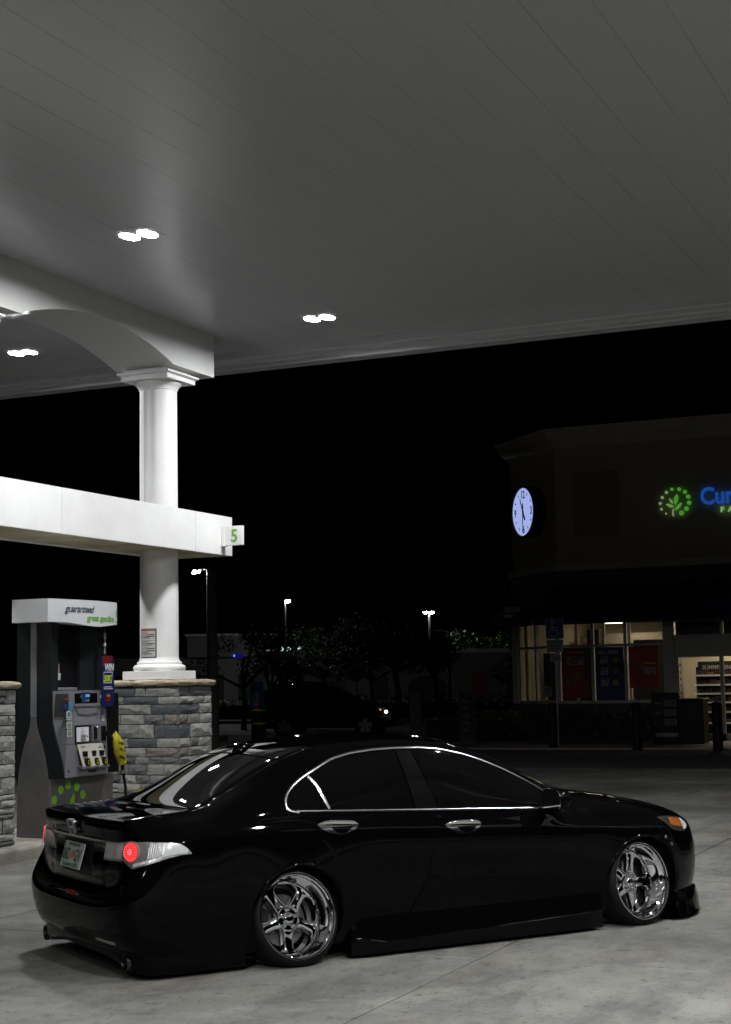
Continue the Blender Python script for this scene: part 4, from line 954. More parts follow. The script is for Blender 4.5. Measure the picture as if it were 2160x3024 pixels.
for (y, z, w, h, mat) in ((13.92, 1.51, .105, .077, pm('sticker_navy', (.012, .02, .09), .4)), (14.016, 1.51, .07, .08, pm('sticker_cyan', (.06, .22, .36), .4)), (13.978, 1.42, .09, .07, pm('sticker_white', (.40, .42, .44), .4)), (13.98, 1.372, .09, .016, pm('sticker_white', (.4, .4, .4), .4)), (13.98, 1.309, .092, .074, pm('sticker_cream', (.42, .43, .38), .4)), (13.985, 1.224, .092, .076, pm('sticker_cream', (.42, .43, .38), .4)),
                          (14.60, 1.43, .06, .05, pm('sticker_violet', (.10, .09, .25), .4)), (14.62, 1.37, .055, .07, pm('sticker_white', (.4, .4, .4), .4)), (14.30, 1.655, .18, .012, pm('sticker_violet', (.10, .09, .25), .4)), (14.585, 1.60, .035, .03, pm('sticker_lit', (.3, .4, .5), .4, emit=(.3, .45, .6), es=.25))):
    fbox('sticker', y-w/2, y+w/2, z-h/2, z+h/2, mat, .0025)
for (y, z, r, m) in ((13.978, 1.425, .040, 'sticker_white'), (13.978, 1.425, .026, 'sticker_blue'), (13.98, 1.309, .034, 'sticker_olive'), (13.985, 1.224, .034, 'sticker_olive')):
    MB().lathe([(r, 0), (r, .0035+(.001 if r < .03 else 0))], 18, axis='x', c=(FX(z), y, z)).build('round_sticker', pm(m, {'sticker_white': (.4, .42, .44), 'sticker_blue': (.12, .16, .24), 'sticker_olive': (.20, .24, .16)}[m], .4), pu)
for k in range(5): fbox('red_lettering', 13.905+.022*k, 13.92+.022*k, 1.578+.003*(k%2), 1.592, pm('maker_red', (.32, .05, .04), .5), .002)
text('sticker_text', 'i', .05, pm('sticker_print', (.4, .42, .45), .5), pu, (FX(1.5)+.004, 13.912, 1.50), RXP, .0003)
# speaker recess
fbox('speaker_bay', 14.072, 14.555, 1.305, 1.498, pm('bay_grey', (.19, .195, .205), .5), .002)  # flat grey patch for the speaker bay
MB().prism([(14.10, 1.498), (14.53, 1.498), (14.49, 1.43), (14.31, 1.412), (14.13, 1.43)], lambda a, b: (FX(b)+.002, a, b), lambda a, b: (FX(b)+.012, a, b)).build('bay_hood', PGREY, pu)
scr = fbox('pay_terminal', 14.082, 14.375, 1.122, 1.300, PBLK, .012)
fbox('pay_screen', 14.096, 14.325, 1.130, 1.283, pm('pay_screen', (.3, .3, .32), .2, emit=(.72, .72, .80), es=.32), .0135)
fbox('screen_picture', 14.17, 14.265, 1.133, 1.205, pm('screen_picture', (.06, .07, .06), .3, emit=(.25, .28, .22), es=.12, var=.9, vscale=45, col2=(.3, .3, .25)), .0145)
fbox('screen_button', 14.27, 14.315, 1.178, 1.190, pm('screen_navy', (.02, .03, .12), .3), .0145)
for i, (z, w) in enumerate(((1.268, .06), (1.243, .05), (1.230, .07), (1.217, .065))): fbox('screen_text_line', 14.205-w/2, 14.205+w/2, z, z+.005, pm('screen_ink', (.12, .12, .14), .3), .0145)
for k in range(4): fbox('soft_key', 14.345, 14.365, 1.14+.04*k, 1.155+.04*k, pm('key_grey', (.12, .12, .13), .4), .014)
fbox('card_reader', 14.40, 14.545, 1.128, 1.292, pm('reader_grey', (.13, .13, .14), .4), .006); fbox('card_slot', 14.43, 14.485, 1.15, 1.28, PBLK, .014); MB().lathe([(.010, 0), (.008, .01)], 12, axis='x', c=(FX(1.28)+.012, 14.48, 1.278)).build('reader_lamp', pm('reader_lamp', (.4, .4, .45), .3, emit=(.6, .7, .9), es=.6), pu)
fbox('keypad', 14.575, 14.668, 1.128, 1.284, PBLK, .006)
G = [[(-9.772+.0*k, 14.10, 1.102), (-9.735, 14.155, .872)], [(-9.76, 14.335, 1.105), (-9.715, 14.39, .862)], [(-9.772, 14.575, 1.102), (-9.735, 14.63, .868)]]
MB().grid(G).build('grade_panel', IVORY, pu, 60)
MB().prism([(14.11, .872), (14.63, .868), (14.65, .845), (14.13, .845)], lambda a, b: (-9.775, a, b), lambda a, b: (-9.722, a, b)).build('grade_panel_foot', PGREY, pu)
for k, (y1, z1, y2, z2) in enumerate(((14.21, 1.003, 14.24, .913), (14.37, 1.003, 14.405, .91), (14.52, 1.0, 14.56, .908))):
    MB().box(-9.765, -9.731, y1-.036, y1+.036, z1-.032, z1+.026, .006).build('price_window', PBLK, pu)
    b = MB().add([(-9.757, y2-.055, z2+.045), (-9.752, y2+.02, z2+.05), (-9.735, y2+.055, z2-.02), (-9.735, y2+.03, z2-.047), (-9.737, y2-.03, z2-.045), (-9.742, y2-.055, z2-.01),
                  (-9.722, y2-.04, z2+.035), (-9.718, y2+.015, z2+.038), (-9.712, y2+.042, z2-.018), (-9.712, y2+.022, z2-.035), (-9.712, y2-.022, z2-.035), (-9.715, y2-.042, z2-.008)],
                 [(6, 7, 8, 9, 10, 11)]+[(i, (i+1) % 6, 6+(i+1) % 6, 6+i) for i in range(6)]).build('grade_button', PBLK, pu)
    MB().box(-9.712, -9.709, y2-.022, y2+.024, z2-.024, z2+.022).build('octane_label', pm('octane_yellow', (.38, .32, .03), .5), b)
    text('octane_number', ('87', '89', '93')[k], .034, PBLK, b, (-9.7085, y2-.018, z2-.012), RXP, .0004, .0008, sx=.95)
    text('grade_name', ('REGULAR', 'MIDGRADE\nPLUS', 'V\nPREMIUM')[k], .017 if k else .019, PBLK, pu, (-9.7595, y1-.012, 1.068), RXP, .0004, .0004, align='CENTER')
MB().lathe([(.012, 0), (.012, .004)], 14, axis='x', c=(FX(.86), 13.96, .83)).build('lock', PBLK, pu); MB().box(-9.779, -9.772, 14.32, 14.46, .80, .814).build('vent_slot', PBLK, pu); MB().lathe([(.016, 0), (.016, .004)], 14, axis='x', c=(FX(1.06), 14.635, 1.055)).build('key_lock', PBLK, pu)
fbox('seam', 13.892, 14.692, 1.110, 1.113, GAPM, .001)
MB().prism([(13.90, 1.40), (13.99, 1.40), (13.985, 1.64), (13.91, 1.64)], lambda a, b: (-9.952+.152*max(0, (a-13.89))/.11*.98+.012, a, b), lambda a, b: (-9.952+.152*max(0, (a-13.89))/.11*.98+.016, a-.004, b)).build('warning_plate', pm('warning_plate', (.018, .017, .016), .5), pu)
# header: lens-shaped board round the top
hp = []
HY0, HY1 = 13.75, 15.10
ht = lambda y: min(1., max(0., (y-HY0)/(HY1-HY0)))
hf = lambda y: -9.90+.095*math.sin(math.pi*ht(y)**1.15)**.8-.10*max(0., (ht(y)-.93)/.07)**2
ys = np.linspace(HY0, HY1, 40); front = [(hf(y), y) for y in ys]; back = [(-20.26-hf(y), y) for y in ys[::-1]]
loop = front+back; mb = MB(); n = len(loop)
def zlow(x, y): t = ht(y); return 2.40-.036*math.sin(math.pi*min(1, max(0, (t-.12)/.88)))**2
mb.add([(x, y, 2.645) for x, y in loop]+[(x, y, zlow(x, y)) for x, y in loop], [tuple(range(n)), tuple(range(2*n-1, n-1, -1))]+[(i, (i+1) % n, n+(i+1) % n, n+i) for i in range(n)])
mb.build('header', HDR, pu, 30)
fr = hf
def wrap_text(name, body, size, mat, y0, z0, **k):
    o = text(name, body, size, mat, pu, (0, 0, 0), (0, 0, 0), .0006, **k); o['wrap'] = (*y0, *z0); return o
wrap_text('slogan_script', 'guaranteed', .098, pm('slogan_slate', (.05, .07, .09), .5), (13.985, 14.475), (2.512, 2.588), shear=.32, off=.0015, spacing=.92)
wrap_text('slogan_print', 'great gasoline', .085, pm('slogan_green', (.17, .36, .09), .5), (14.335, 14.925), (2.425, 2.492), off=.002, spacing=.9)
wrap_text('pump_numeral', '5', .21, pm('numeral_green', (.20, .33, .15), .5), (14.965, 15.06), (2.412, 2.575), off=.001)
# hoses, nozzle with yellow out-of-service bag
def hose_swivel(x, y):
    MB().tube([(x, y, 2.42), (x, y, 2.30)], .013, 10).build('hose_drop', RUBBER, pu, 60); MB().lathe([(.018, 2.31), (.018, 2.25), (.012, 2.24), (.012, 2.20), (.024, 2.195), (.030, 2.17), (.030, 2.15), (.016, 2.145), (.016, 2.11), (.02, 2.105), (.02, 2.07)], 16, c=(x, y, 0)).build('breakaway', CHROME_S, pu, 40)
hose_swivel(-10.325, 13.93); hose_swivel(-9.90, 14.81)
MB().tube([(-10.325, 13.93, 2.08), (-10.335, 13.93, 1.95), (-10.36, 13.92, 1.7), (-10.40, 13.9, 1.3), (-10.42, 13.92, .9), (-10.40, 13.95, .6)], .017, 10).build('hose', RUBBER, pu, 60)
MB().tube([(-9.90, 14.81, 2.08), (-9.89, 14.82, 1.8), (-9.87, 14.86, 1.4), (-9.84, 14.97, 1.0)], .017, 10).build('hose', RUBBER, pu, 60)
MB().tube([(-9.75, 14.59, 1.23), (-9.735, 14.65, 1.17), (-9.72, 14.73, 1.12), (-9.71, 14.80, 1.0), (-9.71, 14.86, .88), (-9.71, 14.88, .82), (-9.71, 14.90, .72), (-9.72, 14.95, .6), (-9.75, 15.0, .4), (-9.8, 14.98, .2)], [.016, .02, .026, .028, .026, .02, .017, .016, .016, .016], 10).build('nozzle', PBLK, pu, 60)
MB().tube([(-9.71, 14.87, .80), (-9.71, 14.885, .76)], .021, 10).build('hose_collar', CHROME_S, pu, 40)
bag = thing('nozzle_bag', 'yellow out of service bag wrapped over the pump nozzle', 'bag', (0, 0, 0)); G = []
for i, (y, z, rw, rd) in enumerate(((14.71, 1.215, .012, .012), (14.715, 1.19, .035, .025), (14.74, 1.13, .06, .04), (14.77, 1.07, .072, .045), (14.80, 1.0, .075, .048), (14.83, .94, .07, .046), (14.85, .89, .06, .04), (14.86, .865, .055, .035))):
    row = []
    for k in range(19):
        a = 2*math.pi*k/18; w = 1+.16*math.sin(3*a+i*1.9)+.10*math.sin(5*a-i*2.7); row.append((-9.70+rd*w*math.cos(a), y+rw*w*math.sin(a), z+.02*math.sin(a)))
    G.append(row)
MB().grid(G).build('bag_sheet', pm('yellow_plastic', (.50, .42, .02), .35, var=.4, vscale=22, bump=.5, bscale=18), bag, 50)
for k, (b, y, z) in enumerate((('SORRY', 14.735, 1.085), ('OUT OF', 14.75, 1.015), ('SERVICE', 14.74, .935))):
    o = text('bag_print', b, .042, PBLK, bag, (-9.640, y-.035, z), (R(90), R(14), R(90)), .001, .0012, sx=.8)
# WIN 50K flag
fl = thing('promo_flag', 'tall blue and red promotional flag panel reading win fifty thousand beside the pump', 'promo sign', (0, 0, 0))
MB().prism([(14.535, 1.50), (14.545, 1.49), (14.745, 1.495), (14.765, 1.53), (14.772, 1.8), (14.758, 2.0), (14.74, 2.045), (14.535, 2.045)], lambda a, b: (-9.757, a, b), lambda a, b: (-9.748, a, b)).build('panel', pm('flag_blue', (.007, .012, .075), .4), fl)
MB().prism([(14.537, 1.93), (14.537, 2.043), (14.738, 2.043), (14.75, 1.99)], lambda a, b: (-9.7478, a, b), lambda a, b: (-9.7472, a, b)).build('red_corner', pm('flag_red', (.13, .01, .013), .4), fl)
text('flag_word', 'WIN', .105, pm('flag_white', (.6, .6, .62), .4), fl, (-9.7455, 14.58, 1.885), RXP, .0006, .004, sx=.82, shear=.15)
text('flag_word', '50K', .095, pm('flag_lime', (.45, .55, .02), .4), fl, (-9.7455, 14.57, 1.765), RXP, .0006, .004, sx=.85, shear=.15)
_o = [(14.562, 1.745), (14.715, 1.745), (14.74, 1.87), (14.565, 1.87)]; _i = [(14.569, 1.753), (14.708, 1.753), (14.731, 1.862), (14.572, 1.862)]
MB().add([(-9.7465, *p) for p in _o+_i], [(i, (i+1) % 4, 4+(i+1) % 4, 4+i) for i in range(4)]).build('word_frame', MATS['flag_white'], fl)
for z, w in ((1.70, .16), (1.68, .18)): MB().box(-9.7476, -9.7468, 14.565, 14.565+w, z, z+.011).build('fine_print', pm('fine_print', (.4, .4, .45), .4), fl)
MB().prism([(14.61, 1.545), (14.70, 1.545), (14.70, 1.635), (14.61, 1.635)], lambda a, b: (-9.7476, a, b), lambda a, b: (-9.7466, a, b)).build('red_badge', MATS['flag_red'], fl)
MB().box(-9.7466, -9.7458, 14.625, 14.685, 1.60, 1.62).build('badge_print', pm('badge_gold', (.35, .25, .02), .4), fl)
# ================================================================== store (front plane y = 41.2, 45-degree corner at its left end)
SY = 41.2; CX0, CC = -12.9, 1.95
STUC = pm('beige_stucco', (.52, .46, .37), .9, var=.5, vscale=.6, col2=(.44, .39, .31), bump=.3, bscale=50)
TRIM = pm('pale_trim', (.66, .61, .53), .8, var=.3, vscale=1.5); ALU = pm('storefront_frame', (.42, .41, .39), .5, var=.2, vscale=3); NAVY = pm('navy_awning', (.012, .016, .070), .75, bump=.2, bscale=80)
GRNB = pm('green_band', (.010, .055, .018), .7); BULK = pm('dark_ledgestone', (.045, .045, .048), .85, var=.9, vscale=7, col2=(.09, .085, .08), bump=.8, bscale=16); PANE = clear_glass('store_pane', (.86, .88, .86))
st = thing('store', 'beige convenience store with navy awnings and a clock on its cut corner', 'store', (0, 0, 0))
ax, ay = CX0-CC, SY+CC; ex, ey, by = 5.0, 41.2, 57.0
def wallring(name, z0, z1, off, mat, smooth=0):
    """wall or cornice course round the front, the cut corner and the left side, pushed out by off"""
    k = off*math.tan(R(22.5)); p = [(ex, SY-off), (CX0-k, SY-off), (ax-off, ay-k), (ax-off, by)]; q = [(ex, SY+.25), (CX0+.1, SY+.25), (ax+.25, ay+.1), (ax+.25, by)]
    vs = [(x, y, z0) for x, y in p+q]+[(x, y, z1) for x, y in p+q]; fs = []
    for i in range(3): fs += [(i, i+1, 8+i+1, 8+i), (4+i, 4+i+1, 12+i+1, 12+i), (i, i+1, 4+i+1, 4+i), (8+i, 8+i+1, 12+i+1, 12+i)]
    fs += [(0, 4, 12, 8), (3, 7, 15, 11)]
    return MB().add(vs, fs).build(name, mat, st)
wallring('upper_wall', 4.78, 7.98, 0, STUC); wallring('belt_moulding', 4.60, 4.78, .14, TRIM); wallring('green_band', 4.20, 4.60, .06, GRNB); wallring('lower_wall', 3.22, 4.20, .0, STUC)
for (z0, z1, o) in ((7.98, 8.06, .06), (8.06, 8.14, .16), (8.14, 8.20, .24), (8.20, 8.40, .34), (8.40, 8.48, .42)): wallring('cornice', z0, z1, o, TRIM)
MB().box(ax+.3, ex, SY+.3, by, 3.55, 3.7).box(ax+.3, ex, SY+.3, by, 7.9, 8.0).build('roof_slab', STUC, st)
MB().box(-12.40, -11.09, SY-.03, SY, 5.50, 7.26).build('blind_panel', pm('louvre_dark', (.36, .32, .26), .85), st)
for k in range(16): MB().box(-12.36, -11.13, SY-.05, SY-.03, 5.55+.105*k, 5.60+.105*k).build('louvre_slat', MATS['louvre_dark'], st)
# storefront frame on the front
def fr_(x0, x1, z0, z1, d0=-.05, d1=.07, mat=None, name='frame_bar'): return MB().box(x0, x1, SY+d0, SY+d1, z0, z1, .004).build(name, mat or ALU, st)
for x in (-12.93, -11.985, -11.075): fr_(x-.045, x+.045, 1.05, 3.22)
fr_(-12.9, -10.03, 2.53, 2.60, -.04, .06); fr_(-12.9, -10.03, 1.02, 1.10, -.07, .07); fr_(-12.9, -10.03, 3.17, 3.22, -.04, .06)
fr_(-10.05, -9.75, .03, 3.22, -.10, .10, ALU, 'pier'); fr_(-9.75, -9.66, .03, 2.2, -.04, .05); fr_(-9.75, -4, 2.20, 2.30, -.05, .06); fr_(-9.75, -4, 2.30, 2.72, -.03, .05, ALU, 'door_header'); fr_(-9.75, -4, 2.72, 2.79, -.05, .06); fr_(-9.75, -4, 3.12, 3.22, -.04, .06)
fr_(-8.60, -8.50, .03, 2.22, -.03, .05, ALU, 'door_stile'); fr_(-8.55, -8.48, 2.79, 3.12); fr_(-7.42, -7.32, .03, 2.22, -.03, .05, ALU, 'door_stile'); fr_(-9.66, -7.4, .03, .22, -.03, .05, ALU, 'door_rail')
fr_(-9.72, -8.56, 2.79, 3.12, .03, .04, PBLK, 'transom_panel'); fr_(-8.47, -6.0, 2.79, 3.12, .03, .04, PBLK, 'transom_panel'); fr_(-6.9, ex, .03, 3.22, -.02, .1, STUC, 'front_wall')
MB().box(-12.95, -10.05, SY-.08, SY+.15, .03, 1.02).build('bulkhead', BULK, st)
for (a, b, z0, z1) in ((-12.88, -12.03, 1.10, 2.53), (-12.88, -12.03, 2.60, 3.17), (-11.94, -11.12, 1.10, 2.53), (-11.94, -11.12, 2.60, 3.17), (-11.03, -10.05, 1.10, 2.53), (-11.03, -10.05, 2.60, 3.17), (-9.64, -8.60, .22, 2.2), (-8.50, -7.42, .22, 2.2)):
    MB().add([(a, SY+.01, z0), (b, SY+.01, z0), (b, SY+.01, z1), (a, SY+.01, z1)], [(0, 1, 2, 3)]).build('pane', PANE, st, fix=False)
# corner (chamfer) glazing
dv = Vector((-.70711, .70711, 0)); nv = Vector((-.70711, -.70711, 0)); c0 = Vector((CX0, SY, 0)); LC = CC*math.sqrt(2)
def cbar(name, a0, a1, z0, z1, d0, d1, mat):
    p = lambda a, d, z: tuple(c0+dv*a+nv*d+Vector((0, 0, z)))
    return MB().add([p(a0, d0, z0), p(a1, d0, z0), p(a1, d1, z0), p(a0, d1, z0), p(a0, d0, z1), p(a1, d0, z1), p(a1, d1, z1), p(a0, d1, z1)], [(0, 3, 2, 1), (4, 5, 6, 7), (0, 1, 5, 4), (1, 2, 6, 5), (2, 3, 7, 6), (3, 0, 4, 7)]).build(name, mat, st)
for a in (.08, LC*.5, LC-.38): cbar('frame_bar', a-.05, a+.05, 1.05, 3.22, -.05, .05, ALU)
cbar('corner_post', LC-.33, LC, 1.0, 3.22, -.1, .10, TRIM); cbar('frame_bar', .1, LC-.3, 2.53, 2.60, -.05, .05, ALU); cbar('frame_bar', .1, LC-.3, 1.02, 1.10, -.06, .06, ALU); cbar('bulkhead', -.05, LC+.05, .03, 1.02, -.1, .12, BULK)
for a0, a1 in ((.13, LC*.5-.05), (LC*.5+.05, LC-.43)):
    for z0, z1 in ((1.10, 2.53), (2.60, 3.17)):
        q = [tuple(c0+dv*a+Vector((0, 0, z))) for a, z in ((a0, z0), (a1, z0), (a1, z1), (a0, z1))]; MB().add(q, [(0, 1, 2, 3)]).build('pane', PANE, st, fix=False)
cbar('window_notice', .55, .95, 1.5, 2.4, .012, .016, pm('window_notice', (.10, .10, .12), .5, var=.6, vscale=20)); cbar('window_notice', .55, .95, 1.22, 1.47, .012, .016, pm('window_paper', (.32, .32, .36), .5))
MB().box(ax-.02, ax+.2, ay+.1, by, .03, 3.22).build('side_wall', STUC, st)
# awnings
def awning(p0, p1, n, z0, z1, out, m0=0., m1=0.):
    """sloping fabric from wall points p0..p1 with end mitres"""
    p0, p1, n = Vector(p0), Vector(p1), Vector(n); d = (p1-p0).normalized(); a = p0+Vector((0, 0, z1)); b = p1+Vector((0, 0, z1)); c = p1+n*out+d*m1+Vector((0, 0, z0)); e = p0+n*out-d*m0+Vector((0, 0, z0)); t = Vector((0, 0, .03))
    aw = MB().add([a, b, c, e, a-t, b-t, c-t, e-t], [(0, 1, 2, 3), (7, 6, 5, 4), (0, 1, 5, 4), (1, 2, 6, 5), (2, 3, 7, 6), (3, 0, 4, 7)]).build('awning', NAVY, st)
    MB().add([e, c, c-t*4, e-t*4, e-n*.012, c-n*.012, c-n*.012-t*4, e-n*.012-t*4], [(0, 1, 2, 3), (4, 5, 6, 7), (2, 3, 7, 6)]).build('awning_valance', NAVY, st)
    for q in (p0-d*m0*.9, p1+d*m1*.9): MB().tube([q+n*(out-.04)+Vector((0, 0, z0-.05)), q+n*.02+Vector((0, 0, z0-.05))], .025, 8).build('awning_arm', ALU, st)
    MB().tube([e-n*.04-t*1.6, c-n*.04-t*1.6], .022, 8).build('awning_rail', ALU, st)
kk = math.tan(R(22.5))
awning((CX0, SY-.065, 0), (-6.4, SY-.065, 0), (0, -1, 0), 3.24, 4.20, .92, .92*kk, .1)
awning(c0+dv*.05+nv*.065, c0+dv*(LC-.25)+nv*.065, nv, 3.24, 4.20, .92, .92*kk-.05, .1)
# interior
INW = pm('interior_wall', (.55, .47, .34), .8, var=.2, vscale=1.5); INF = pm('interior_floor', (.30, .27, .23), .4)
MB().box(ax+.25, -5.5, SY+.2, 49.5, .0, .03).build('floor', INF, st); MB().box(ax+.25, -5.5, 49.4, 49.5, .03, 3.5).box(-5.6, -5.5, SY+.3, 49.4, .03, 3.5).box(ax+.25, ax+.3, ay+.3, 49.4, .03, 3.5).build('inner_wall', INW, st); MB().box(ax+.25, -5.5, SY+.3, 49.4, 3.40, 3.5).build('ceiling', pm('interior_ceiling', (.62, .58, .50), .8), st)
MB().box(-11.2, -5.7, 45.9, 46.0, .03, 3.39).build('partition', INW, st)
ILAMP = em('interior_lamp', (1., .90, .72), 75.0); ILAMP2 = em('window_bay_lamp', (1., .90, .72), 14.0)
for (x, y) in ((-8.8, 43.4), (-8.6, 45.0), (-6.8, 43.6), (-11.9, 44.9), (-13.2, 47.6)):
    MB().box(x-.3, x+.3, y-.12, y+.12, 3.375, 3.398).build('ceiling_lamp', ILAMP if x > -10 else ILAMP2, st)
for (x0, x1, y0) in ((-14.2, -10.4, 47.5), (-13.2, -10.2, 45.6)): MB().box(x0, x1, y0, y0+.5, 2.55, 3.0).build('bulkhead_soffit', INW, st)
DKC = pm('dark_cabinet', (.035, .028, .022), .6)
for (x0, x1, y0, z1) in ((-14.6, -13.3, 45.2, 2.45), (-12.7, -11.9, 44.3, 2.2), (-11.6, -10.5, 44.0, 2.75), (-13.1, -12.75, 44.5, 3.1)): MB().box(x0, x1, y0, y0+.5, .03, z1).build('cabinet', DKC, st)
for (x, y) in ((-13.2, 43.6), (-12.55, 44.1), (-11.75, 43.9)): MB().box(x, x+.09, y, y+.09, .03, 3.38).build('pale_post', pm('pale_post', (.5, .46, .38), .7), st)
# gondola with white shelf edges and a header board
gd = thing('snack_shelf', 'black display shelf with white shelf edges seen through the store door', 'shelf', (0, 0, 0))
MB().box(-9.83, -6.6, 43.9, 44.3, .08, 1.95).build('back', PBLK, gd)
SHE = pm('shelf_edge', (.85, .84, .80), .4); GOODS = [pm('goods_%d' % i, c, .6) for i, c in enumerate(((.10, .03, .02), (.04, .035, .03), (.14, .10, .05), (.03, .04, .07), (.16, .13, .10)))]
for k, z in enumerate((.42, .72, .98, 1.22, 1.46, 1.72)):
    w = .38-.035*k; MB().box(-9.83+.06*(k > 4), -6.6, 43.9-w, 43.9, z-.02, z).build('shelf_board', PBLK, gd); MB().box(-9.83+.06*(k > 4), -6.6, 43.885-w, 43.9-w, z-.03, z+.018).build('shelf_edge', SHE, gd)
    x = -9.78
    while x < -6.7:
        ww = rnd.uniform(.09, .17); MB().box(x, x+ww*.9, 43.9-w*.8, 43.88, z+.002, z+rnd.uniform(.08, .17)).build('packet', rnd.choice(GOODS), gd); x += ww
MB().box(-9.76, -6.6, 43.86, 43.9, 1.95, 2.10).box(-9.76, -6.6, 43.84, 43.9, 1.80, 1.95).build('header_board', pm('header_black', (.012, .012, .014), .5), gd)
text('header_print', 'SUMMER SNACKS', .155, pm('header_silver', (.35, .34, .32), .5), gd, (-9.64, 43.835, 1.885), RX, .001, .003, sx=.95, shear=.1)
# caps on pegs
HB = pm('cap_black', (.01, .01, .012), .8)
MB().box(-10.60, -10.34, 44.6, 44.62, .9, 2.15).build('cap_board', pm('peg_board', (.50, .42, .32), .8), st)
for k in range(5):
    z = 1.98-.19*k; h = thing('baseball_cap', ('black', 'second black', 'third black', 'dark red', 'lowest black')[k]+' cap hanging on the wall pegs inside the store door', 'cap', (-10.46, 44.52, z), 0, 'caps on the peg wall')
    m = pm('cap_red', (.14, .01, .012), .8) if k == 3 else HB; G = []
    for i in range(6):
        t = i/5; r = .085*math.cos(t*1.45); G.append([(r*math.cos(a), r*.7*math.sin(a), .085*math.sin(t*1.45)) for a in np.linspace(0, 2*math.pi, 15)])
    MB().grid(G).build('crown', m, h, 60); MB().prism([(.07*math.cos(a), .0) for a in (0,)]+[(.075*math.cos(a), -.03-.075*math.sin(a)) for a in np.linspace(0, math.pi, 9)], lambda a, b: (a, b, -.004), lambda a, b: (a, b, .004)).build('brim', m, h)
# window posters
def poster(name, label, x0, x1, z0, z1, mat):
    t = thing(name, label, 'poster', (0, 0, 0), 0, 'posters in the store windows'); MB().box(x0, x1, SY-.055, SY-.048, z0, z1).build('sheet', mat, t); return t
PW = pm('poster_white', (.36, .36, .37), .6)
def ptext(t, b, s, x, z, mat=None, **k): return text('print', b, s, mat or PW, t, (x, SY-.058, z), RX, .0008, k.pop('off', .004), **k)
def pframe(t, x0, x1, z0, z1, w=.022, sh=.04):
    o = [(x0, z0), (x1, z0), (x1+sh, z1), (x0+sh, z1)]; i = [(x0+w, z0+w), (x1-w, z0+w), (x1+sh-w, z1-w), (x0+sh+w, z1-w)]
    MB().add([(a, SY-.057, b) for a, b in o+i], [(k, (k+1) % 4, 4+(k+1) % 4, 4+k) for k in range(4)]).build('price_frame', PW, t)
PB = pm('poster_blue', (.018, .030, .16), .6, var=.9, vscale=1.1, col2=(.02, .02, .05)); PR = pm('poster_red_blue', (.34, .022, .022), .6, var=1., vscale=.9, col2=(.012, .014, .06)); PRR = pm('poster_red', (.42, .035, .018), .6, var=.6, vscale=1.6, col2=(.13, .02, .01))
t = poster('window_poster', 'red and blue window poster with a three for six price', -12.83, -12.08, 1.16, 2.52, PR)
[MB().box(-12.70+.13*k, -12.60+.13*k, SY-.058, SY-.056, 2.37, 2.41).build('heading_bar', PW, t) for k in range(4)]; pframe(t, -12.72, -12.25, 2.06, 2.28); ptext(t, '3', .20, -12.68, 2.10, off=.01); ptext(t, 'FOR', .07, -12.53, 2.14); ptext(t, '$6', .18, -12.41, 2.10, off=.01)
for k in range(5): MB().lathe([(.07, 0), (.07, .003)], 8, axis='y', c=(-12.66+.09*k, SY-.0585, 1.62+.09*(k % 2)+.02*k)).build('food_picture', pm('food_%d' % (k % 3), ((.25, .17, .04), (.22, .09, .02), (.28, .22, .12))[k % 3], .6), t)
t = poster('window_poster', 'dark blue window poster listing three meal deal prices', -11.90, -11.13, 1.10, 2.52, PB)
ptext(t, 'MEAL DEALS', .115, -11.84, 2.34, sx=.9, shear=.1)
for k, (pz, d) in enumerate(((2.08, '$3'), (1.78, '$4'), (1.48, '$5'))):
    pframe(t, -11.78, -11.58, pz, pz+.20); ptext(t, d, .15, -11.74, pz+.045, off=.006); MB().lathe([(.09, 0), (.09, .003)], 10, axis='y', c=(-11.36, SY-.0585, pz+.09)).build('food_picture', pm('food_%d' % k, (.22, .12, .04), .6), t)
t = poster('window_poster', 'red window poster reading ninety nine cent sips', -10.98, -10.19, 1.42, 2.52, PRR)
ptext(t, '99¢', .30, -10.95, 1.98, pm('poster_gold', (.20, .13, .015), .6), sx=.85, off=.008); MB().box(-10.60, -10.25, SY-.058, SY-.056, 2.04, 2.09).build('heading_bar', PW, t); ptext(t, 'SIPS', .24, -10.60, 1.79, off=.012, sx=.85)
# clock
ck = thing('wall_clock', 'round illuminated clock with black case on the store corner', 'clock', (0, 0, 0))
cc = c0+dv*(LC*.56-.30)+Vector((0, 0, 6.36)); qm = Matrix((dv*-1, Vector((0, 0, 1)), nv)).transposed()
def ckp(mb, name, mat, smooth=0):
    mb.v = [tuple(cc+qm @ Vector(p)) for p in mb.v]; return mb.build(name, mat, ck, smooth)
CKR = .675
ckp(MB().lathe([(CKR+.02, .0), (CKR+.05, .05), (CKR+.05, .36), (CKR+.03, .40), (CKR, .40), (CKR-.005, .36)], 64, caps=False), 'case', PBLK, 40)
ckp(MB().lathe([(CKR, .362), (.001, .362)], 64, caps=False), 'dial', em('clock_face', (.44, .53, 1.0), .80))
INK = pm('clock_ink', (.004, .004, .02), .5)
for h in range(12):
    if h % 3 == 0: continue
    a = R(90-30*h); c_, s_ = math.cos(a), math.sin(a); r0, r1, w = .49, .575, .017
    ckp(MB().add([(c_*r0-s_*w, s_*r0+c_*w, .368), (c_*r1-s_*w, s_*r1+c_*w, .368), (c_*r1+s_*w, s_*r1-c_*w, .368), (c_*r0+s_*w, s_*r0-c_*w, .368)], [(0, 1, 2, 3)]), 'hour_mark', INK)
def hand(name, ang, l0, l1, w0, w1, z):
    a = R(90-ang); c_, s_ = math.cos(a), math.sin(a); ckp(MB().add([(c_*l0-s_*w0, s_*l0+c_*w0, z), (c_*l1-s_*w1, s_*l1+c_*w1, z), (c_*l1+s_*w1, s_*l1-c_*w1, z), (c_*l0+s_*w0, s_*l0-c_*w0, z)], [(0, 1, 2, 3)]), name, INK)
